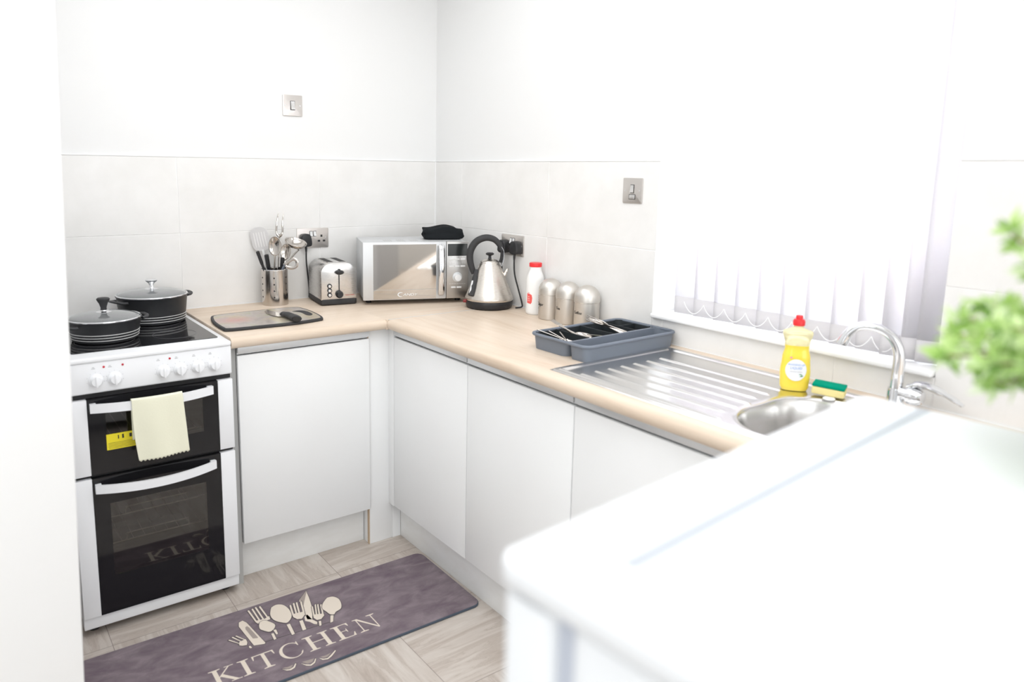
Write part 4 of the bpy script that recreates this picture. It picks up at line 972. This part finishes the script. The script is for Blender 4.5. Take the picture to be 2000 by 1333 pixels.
# ------------------------------------------------------------------ washing-up liquid and sponge
wl = empty('washing_up_liquid', 'yellow washing-up liquid bottle with red cap on the sink ledge', 'bottle', (-.140, -1.962, .9118), math.radians(-52))
def sect(prof, b, z_lo, z_hi, n=44, steps=28):
    tmp = bmesh.new(); rings = []
    def wd(z):
        for (z0, a0, d0), (z1, a1, d1) in zip(prof, prof[1:]):
            if z <= z1: t_ = (z - z0) / (z1 - z0); t_ = t_ * t_ * (3 - 2 * t_); return a0 + (a1 - a0) * t_, d0 + (d1 - d0) * t_
        return prof[-1][1:]
    for i in range(steps + 1):
        z = z_lo + (z_hi - z_lo) * i / steps; a, d = wd(z)
        rings.append([tmp.verts.new((a * (abs(math.cos(q)) ** .72) * (1 if math.cos(q) > 0 else -1), d * (abs(math.sin(q)) ** .72) * (1 if math.sin(q) > 0 else -1), z)) for q in [2 * PI * k / n for k in range(n)]])
    for A, C_ in zip(rings, rings[1:]):
        for k in range(n): tmp.faces.new([A[k], A[(k + 1) % n], C_[(k + 1) % n], C_[k]])
    tmp.faces.new(rings[0][::-1]); tmp.faces.new(rings[-1]); b.merge(tmp, 0, True)
BP = [(0, .031, .020), (.008, .035, .023), (.045, .037, .024), (.085, .034, .022), (.112, .029, .019), (.124, .030, .020), (.150, .0365, .019), (.156, .036, .018), (.163, .020, .015), (.166, .012, .012), (.172, .0115, .0115)]
b = B(); sect(BP, b, 0, .120); b.build('liquid_filled_body', 'yellow_liquid', wl)
b = B(); sect(BP, b, .1201, .172); b.build('clear_shoulder', 'yellow_clear', wl)
b = B(); b.lathe([(.0125, 0), (.0145, .001), (.0150, .012), (.0125, .017), (.0085, .018), (.0085, .025), (.0075, .027), (0, .027)], (0, 0, .171), 28); b.build('cap', 'red_plastic', wl)
def front_y(x, z, dpt=.0238, a=.0365): return -dpt * (max(0, 1 - abs(x / a) ** (2 / .72))) ** (.72 / 2) - .0006
def decal(pts, nm, m, off, parent):
    tmp = bmesh.new(); tmp.faces.new([tmp.verts.new((x, 0, z)) for x, z in pts]); bmesh.ops.triangulate(tmp, faces=list(tmp.faces)); bmesh.ops.subdivide_edges(tmp, edges=list(tmp.edges), cuts=3, use_grid_fill=True)
    for v in tmp.verts: v.co.y = front_y(v.co.x, v.co.z) - off
    b = B(); b.merge(tmp, 0, True); return b.build(nm, m, parent)
lab = decal([(.0255 * math.cos(a) - .001, .057 + .029 * math.sin(a)) for a in [2 * PI * k / 32 for k in range(32)]], 'label', 'paper', .0006, wl)
def decal_text(nm, s_, size, x, z, m, off=.0010, sx=1.0, sh=0.1):
    o = text_obj(nm, s_, size, FRONT @ Matrix.Translation((x, z, 0)), m, lab, depth=0, sx=sx, shear=sh)
    for v in o.data.vertices: v.co.y = front_y(v.co.x, v.co.z) - off
decal_text('label_text', 'WASHING UP', .0066, -.001, .071, 'blue_ink'); decal_text('label_text', 'LIQUID', .0088, -.001, .062, 'blue_ink'); decal_text('label_text', 'ORIGINAL LEMON', .0036, -.001, .0525, 'grey_ink')
decal([(.008, .040), (.013, .044), (.018, .043), (.014, .040)], 'leaf_print', 'green_ink', .001, lab); decal([(.006, .046), (.011, .0475), (.016, .045), (.011, .0445)], 'leaf_print', 'green_ink', .001, lab)
decal([(-.017, .087), (-.012, .087), (-.012, .092), (-.017, .092)], 'small_mark', 'pink_ink', .0006, wl)
spg = empty('sponge', 'yellow kitchen sponge with green scouring top at the sink edge', 'sponge', (-.120, -2.046, .9160), rot=(0.03, 0.04, math.radians(-70)))
b = B(); b.box((-.038, -.022, 0), (.038, .022, .020), bev=.004, seg=3); b.build('foam', 'sponge', spg)
b = B(); b.box((-.038, -.022, .0198), (.038, .022, .0275), bev=.002, seg=2); b.build('scouring_pad', 'scourer', spg)
b = B(); b.lathe([(.014, 0), (.015, .002), (.012, .0045), (0, .005)], seg=28); o = b.build('sink_plug', 'white_plastic'); o.location = (-.146, -2.062, .9108); tag(o, 'small white round plug peeping out under the sponge', 'plug')

# ------------------------------------------------------------------ kitchen mat
MCX, MCY = -1.14, -.935
km = empty('kitchen_mat', 'long grey-mauve KITCHEN floor mat printed with cream cutlery', 'mat', (MCX, MCY, 0.0005), math.radians(-0.6))
b = B(); b.prism(rrect(-.60, -.205, .60, .205, .030, 8), 0, .0085, bev=.002, smooth=True); b.build('mat_base', 'mat_edge', km)
b = B(); b.prism(rrect(-.5975, -.2025, .5975, .2025, .028, 8), .0084, .0092); b.build('printed_face', 'mat', km)
ZP = .0093
def flat(b, poly, z=ZP, mi=0):
    a = sum(poly[i][0] * poly[(i + 1) % len(poly)][1] - poly[(i + 1) % len(poly)][0] * poly[i][1] for i in range(len(poly)))
    if a < 0: poly = poly[::-1]
    tmp = bmesh.new(); tmp.faces.new([tmp.verts.new((x, y, z)) for x, y in poly]); bmesh.ops.triangulate(tmp, faces=list(tmp.faces)); b.merge(tmp, mi, False)
def grow(poly, d):
    a = sum(poly[i][0] * poly[(i + 1) % len(poly)][1] - poly[(i + 1) % len(poly)][0] * poly[i][1] for i in range(len(poly)))
    if a < 0: poly = poly[::-1]
    out = []
    for i in range(len(poly)):
        p, q, r = Vector(poly[i - 1]), Vector(poly[i]), Vector(poly[(i + 1) % len(poly)])
        n1 = (q - p).normalized(); n2 = (r - q).normalized(); n1 = Vector((n1.y, -n1.x)); n2 = Vector((n2.y, -n2.x)); m_ = n1 + n2
        if m_.length < 1e-4: m_ = n1
        m_.normalize(); out.append((q.x + m_.x * d / max(.5, m_.dot(n1)), q.y + m_.y * d / max(.5, m_.dot(n1))))
    return out
ICON={'spoons':[[(-0.0099,0.1578),(0.0099,0.1646),(0.0283,0.1524),(0.0362,0.1214),(0.0323,0.0848),(0.0209,0.0624),(0.0044,0.0493),(-0.0053,0.0531),(-0.0204,0.0713),(-0.0288,0.093),(-0.0261,0.1239)],[(-0.0706,0.0995),(-0.0556,0.1028),(-0.0425,0.086),(-0.0338,0.0616),(-0.0421,0.0436),(-0.0552,0.0343),(-0.0643,0.0353),(-0.075,0.0501),(-0.0817,0.0649),(-0.0785,0.0836)],[(0.17,0.1076),(0.1895,0.1035),(0.2006,0.0812),(0.1959,0.0492),(0.1821,0.0239),(0.1603,0.016),(0.1498,0.0064),(0.1385,0.0139),(0.1341,0.0363),(0.1308,0.0582),(0.1439,0.0839)]],'handles':[[(-0.0024,0.0406),(0.0093,0.0407),(0.0016,-0.019),(-0.0084,-0.0199)],[(-0.0609,0.0228),(-0.0529,0.0226),(-0.0561,-0.0105),(-0.0647,-0.0121)],[(-0.0485,0.0376),(-0.0393,0.0366),(-0.0426,0.0106),(-0.0484,0.0095)],[(0.1373,0.0092),(0.1464,0.0042),(0.1305,-0.027),(0.1197,-0.0278)],[(0.0395,0.0366),(0.0514,0.0366),(0.0412,-0.0172),(0.0288,-0.0167)],[(0.092,0.0014),(0.0996,-0.0009),(0.0905,-0.0242),(0.0832,-0.0245)],[(-0.1415,0.0003),(-0.1359,0.0014),(-0.1341,-0.0118),(-0.1413,-0.0103)],[(0.0779,0.0216),(0.0868,-0.0005),(0.0802,-0.012),(0.0723,-0.0041)]],'knives':[[(-0.1267,0.137),(-0.1131,0.1413),(-0.1058,0.123),(-0.0921,-0.0109),(-0.0964,-0.0154),(-0.1265,-0.0049),(-0.1339,0.1154)],[(0.0878,0.1506),(0.1285,0.1897),(0.1205,0.1465),(0.1047,0.0814),(0.0784,0.0213),(0.0646,0.0306),(0.0806,0.1089),(0.083,0.1391)],[(0.0622,0.0484),(0.0755,0.056),(0.0779,0.0216),(0.085,-0.0046),(0.0736,-0.0076),(0.0658,0.0136),(0.0554,0.0259)]],'forks':[[(-0.0821,0.1841),(-0.0761,0.1857),(-0.0756,0.1028),(-0.0809,0.1064)],[(-0.068,0.1859),(-0.0621,0.1876),(-0.0645,0.1034),(-0.0698,0.1069)],[(-0.0557,0.189),(-0.0497,0.1907),(-0.0518,0.1003),(-0.0572,0.1038)],[(-0.0427,0.186),(-0.0366,0.1877),(-0.0367,0.1037),(-0.0421,0.1072)],[(-0.0785,0.1154),(-0.0502,0.11),(-0.0323,0.117),(-0.0355,0.0974),(-0.058,0.0964),(-0.0713,0.0973),(-0.0773,0.096),(-0.0805,0.1061)],[(0.0457,0.1356),(0.052,0.1372),(0.0382,0.0754),(0.0328,0.079)],[(0.0595,0.1408),(0.0658,0.1424),(0.049,0.0737),(0.0436,0.0773)],[(0.0699,0.1396),(0.0762,0.1412),(0.0587,0.0728),(0.0533,0.0764)],[(0.0841,0.136),(0.0904,0.1376),(0.0724,0.0691),(0.067,0.0728)],[(0.0339,0.0838),(0.073,0.0772),(0.0699,0.0598),(0.051,0.0423),(0.0379,0.0484),(0.0311,0.0665)],[(0.1045,0.0877),(0.1101,0.0897),(0.0922,0.0311),(0.0877,0.0341)],[(0.1181,0.093),(0.1238,0.095),(0.1008,0.0308),(0.0963,0.0338)],[(0.1254,0.0893),(0.1311,0.0913),(0.1096,0.0277),(0.1051,0.0307)],[(0.1337,0.0826),(0.1394,0.0845),(0.121,0.0256),(0.1165,0.0286)],[(0.0903,0.0433),(0.1213,0.0309),(0.1209,0.0202),(0.1024,0.0053),(0.0894,0.0086),(0.0851,0.0249)],[(-0.1847,0.0638),(-0.18,0.0656),(-0.1584,0.0262),(-0.1626,0.029)],[(-0.1716,0.0724),(-0.1669,0.0742),(-0.1484,0.0292),(-0.1526,0.032)],[(-0.16,0.0721),(-0.1553,0.0739),(-0.1365,0.0335),(-0.1408,0.0363)],[(-0.1589,0.0363),(-0.1366,0.041),(-0.1378,0.0221),(-0.1437,0.009),(-0.1565,0.0128),(-0.1642,0.0204)]],'curls':[[(-0.096,-0.1565),(-0.087,-0.1656),(-0.076,-0.1699),(-0.0644,-0.1666),(-0.0529,-0.1543),(-0.051,-0.1578),(-0.0619,-0.1728),(-0.0761,-0.1764),(-0.0868,-0.1714)],[(-0.0398,-0.1631),(-0.0295,-0.1758),(-0.0177,-0.1847),(-0.005,-0.1797),(0.006,-0.1666),(0.0077,-0.17),(-0.0035,-0.1852),(-0.018,-0.1912),(-0.0301,-0.1831)],[(0.015,-0.1704),(0.0257,-0.1821),(0.0375,-0.1855),(0.0523,-0.1769),(0.0738,-0.1631),(0.0723,-0.1692),(0.0511,-0.1853),(0.0361,-0.1914),(0.0213,-0.186)]],'cups':[[(-0.0919,-0.1526),(-0.0785,-0.1572),(-0.0602,-0.1562),(-0.0726,-0.1678),(-0.084,-0.1645)],[(-0.0345,-0.1599),(-0.0183,-0.1617),(0.0029,-0.1646),(-0.0091,-0.1769),(-0.024,-0.1751)],[(0.0215,-0.1678),(0.0363,-0.1708),(0.0565,-0.168),(0.04,-0.1802),(0.0273,-0.1786)]],'lines':[[(-0.0949,-0.0042),(0.1189,-0.0219),(0.1183,-0.0247),(-0.0955,-0.0072)]]}
IR = Matrix.Rotation(math.radians(0.6), 2)
for kind, nm in (('spoons', 'printed_spoon'), ('knives', 'printed_knife'), ('forks', 'printed_fork'), ('handles', 'printed_handle'), ('curls', 'printed_swirl')):
    polys = [[tuple(IR @ Vector(p)) for p in pl_] for pl_ in ICON[kind]]
    if kind == 'spoons': polys = [[(p.x, p.y) for p in smooth_path([(x, y, 0) for x, y in pl_ + [pl_[0]]], 4)[:-1]] for pl_ in polys]
    ngrp = 5 if kind == 'forks' else 1; KZ = {'handles': 0, 'knives': .0004, 'forks': .0008, 'spoons': .0012, 'curls': 0}[kind]
    for i in range(0, len(polys), ngrp):
        b = B()
        for q_, pl_ in enumerate(polys[i:i + ngrp] if not (kind == 'knives' and i == 2) else []): flat(b, grow(pl_, .0019), ZP + KZ + q_ * .00003, 1)
        for q_, pl_ in enumerate(polys[i:i + ngrp]): flat(b, pl_, ZP + KZ + .0002 + q_ * .00003, 0)
        b.build(nm, ['cream_print', 'dark_print'], km)
b = B()
for pl_ in ICON['cups']: flat(b, [tuple(IR @ Vector(p)) for p in pl_], ZP + .0001)
b.build('printed_shading', 'shade_print', km)['kind'] = 'stuff'
b = B()
kn_ = [tuple(IR @ Vector(p)) for p in ICON['knives'][0]]; cx_ = sum(p[0] for p in kn_) / len(kn_); cy_ = sum(p[1] for p in kn_) / len(kn_)
flat(b, [(cx_ + (x - cx_) * .45 + .002, cy_ + (y - cy_) * .5 - .002) for x, y in kn_], ZP + .0007)
kn_ = [tuple(IR @ Vector(p)) for p in ICON['knives'][1]]
flat(b, [kn_[0], kn_[1], ((kn_[1][0] + kn_[2][0]) / 2, kn_[1][1] - .012), (kn_[6][0] + .004, kn_[6][1])], ZP + .0007)
b.build('printed_shading', 'shade_print', km)['kind'] = 'stuff'
b = B()
for pl_ in ICON['lines']: flat(b, [tuple(IR @ Vector(p)) for p in pl_], ZP + .0001)
b.build('printed_line', 'dark_print', km)
# serif capitals, cap height 1
def L_rect(x0, y0, x1, y1): return [(x0, y0), (x1, y0), (x1, y1), (x0, y1)]
SF = .055
def serif(x, y, w_=.26): return [(x - w_, y), (x + w_, y), (x + w_, y + SF * .7), (x + .10, y + SF * 1.3), (x - .10, y + SF * 1.3), (x - w_, y + SF * .7)] if y < .5 else [(x - w_, y), (x - w_, y - SF * .7), (x - .10, y - SF * 1.3), (x + .10, y - SF * 1.3), (x + w_, y - SF * .7), (x + w_, y)]
def stem(x, w_=.10): return [L_rect(x - w_, 0, x + w_, 1), serif(x, 0), serif(x, 1)]
def arc_c():
    out, inn = [], []
    for k in range(33):
        a = math.radians(42 + (322 - 42) * k / 32); out.append((.62 + .56 * math.cos(a), .5 + .53 * math.sin(a)))
        inn.append((.66 + .44 * math.cos(a) + 0.0, .5 + .485 * math.sin(a)))
    return [[out[k], out[k + 1], inn[k + 1], inn[k]] for k in range(32)] + [[(1.0, .70), (1.045, .70), (1.045, .97), (1.01, .97), (.97, .84)], [(1.0, .145), (1.06, .20), (1.10, .28), (1.07, .28), (.98, .20)]]
LET = {
 'K': (1.22, stem(.30) + [[(.36, .43), (.40, .50), (.90, .97), (.98, .97), (.45, .47)], [(.42, .52), (.56, .62), (1.12, .04), (.92, .04)], [(.74, 1), (1.16, 1), (1.16, .963), (.74, .963)], [(.78, 0), (1.26, 0), (1.26, .04), (.78, .04)]]),
 'I': (.60, stem(.30)),
 'T': (1.10, [L_rect(.465, 0, .635, .98), serif(.55, 0), L_rect(.04, .945, 1.06, 1.0), [(.04, .72), (.075, .72), (.13, .945), (.04, 1)], [(1.06, .72), (1.025, .72), (.97, .945), (1.06, 1)]]),
 'C': (1.22, arc_c()),
 'H': (1.40, stem(.30) + stem(1.08) + [L_rect(.35, .485, 1.03, .53)]),
 'E': (1.05, stem(.30) + [L_rect(.3, .955, .92, 1.0), L_rect(.3, 0, .96, .045), L_rect(.35, .49, .72, .53), [(.92, 1), (.92, .78), (.885, .78), (.80, .955)], [(.96, 0), (1.0, .26), (.965, .26), (.84, .045)], [(.72, .38), (.72, .64), (.69, .64), (.66, .53), (.66, .49), (.69, .38)]]),
 'N': (1.36, [L_rect(.26, 0, .315, .97), serif(.29, 0, .22), L_rect(1.06, .02, 1.115, 1), serif(1.09, 1, .22), [(.10, 1), (.37, 1), (1.115, .0), (1.085, -.03), (1.04, -.03), (.28, .93), (.10, .965)]]),
}
wx = 0; GAP = .07; CH = .0745
tot = sum(LET[c][0] for c in 'KITCHEN') + GAP * 6; WID = .548; kx = WID / tot
wx = -.284
for c in 'KITCHEN':
    adv, polys = LET[c]; b = B()
    for q_, pl_ in enumerate(polys): flat(b, [(wx + x * kx, -.130 + y * CH) for x, y in pl_], ZP + .0002 + q_ * .00003)
    b.build('printed_letter', 'cream_print', km); wx += (adv + GAP) * kx

# ------------------------------------------------------------------ fridge
FA = math.radians(5.03)
fr = empty('fridge', 'large white fridge seen from behind and above in the right foreground', 'fridge', (-1.3342, -2.8904, 0), FA)
FW, FD, FH = .595, .56, 1.214            # local x across, local +y is the door side
hw = FW / 2; yb0, yb1 = -.27, .216
b = B(); b.prism(rrect(-hw + .002, yb0, hw - .002, yb1, .012), .03, FH - .0225, bev=.004, smooth=True); b.build('cabinet_body', 'fridge', fr, smooth_angle=50)
b = B(); b.prism(rrect(-hw - .001, yb0 - .004, hw + .001, yb1 + .067, .016, 10), FH - .022, FH, bev=.005, smooth=True); tpn = b.build('top_panel', 'fridge', fr, smooth_angle=80)
b = B(); b.prism(rrect(-hw + .055, yb1 - .010, hw - .004, yb1 + .003, .003), FH - .001, FH + .0004); b.build('inset_strip', 'fridge_trim', tpn)
b = B(); b.prism(rrect(-hw + .001, yb1 + .014, hw - .001, yb1 + .063, .014), .05, FH - .026, bev=.004, smooth=True); b.build('fridge_door', 'fridge', fr, smooth_angle=50)
b = B(); b.box((-hw + .010, yb1, .06), (hw - .010, yb1 + .014, FH - .026)); b.build('door_seal', 'fridge_seal', fr)
for x in (-hw + .06, hw - .06):
    for y in (yb0 + .05, yb1 - .05):
        b = B(); b.lathe([(.02, 0), (.02, .010), (.012, .012), (.012, .032)], (x, y, 0), 16); b.build('foot', 'black_plastic', fr)

# ------------------------------------------------------------------ potted plant on the fridge
pl_o = empty('potted_plant', 'blurred bright green bushy artificial plant at the right edge of the picture', 'plant', (-1.106, -2.836, FH + .0003))
b = B(); b.lathe([(.030, 0), (.034, .002), (.040, .052), (.0425, .055), (.0425, .060), (.039, .060), (.037, .050), (0, .050)], seg=40); b.build('pot', 'terracotta', pl_o)
rnd = random.Random(7)
stem_b, leaf_b = B(), B()
tips = []
for k in range(105):
    a = rnd.uniform(0, 2 * PI); el = rnd.uniform(-.55, 1.4); rr = rnd.uniform(.10, .158)
    tip = Vector((math.cos(a) * math.cos(el) * rr, math.sin(a) * math.cos(el) * rr, max(.012, .128 + math.sin(el) * rr * .95)))
    base = Vector((rnd.uniform(-.012, .012), rnd.uniform(-.012, .012), .052))
    mid = base.lerp(tip, .5) + Vector((0, 0, .022))
    path = smooth_path([base, mid, tip], 5); stem_b.tube(path, [.0016] * len(path), 5)
    for i, p in enumerate(path[3:]):
        d = (path[min(i + 4, len(path) - 1)] - path[i + 2]).normalized()
        for q in range(9):
            dr = (d * rnd.uniform(.2, 1.1) + Vector((rnd.gauss(0, 1), rnd.gauss(0, 1), rnd.gauss(0, 1))).normalized()).normalized()
            L_ = rnd.uniform(.015, .027); W2 = rnd.uniform(.0032, .0050)
            side = dr.cross(Vector((rnd.gauss(0, 1), rnd.gauss(0, 1), rnd.gauss(0, 1)))).normalized()
            nrm = dr.cross(side) * .0015
            v = [leaf_b.bm.verts.new(p), leaf_b.bm.verts.new(p + dr * L_ * .45 + side * W2 + nrm), leaf_b.bm.verts.new(p + dr * L_), leaf_b.bm.verts.new(p + dr * L_ * .45 - side * W2 + nrm)]
            f = leaf_b.bm.faces.new(v); f.smooth = False
stem_b.build('stems', 'stem', pl_o)['kind'] = 'stuff'
leaf_b.build('foliage', 'leaf', pl_o)['kind'] = 'stuff'
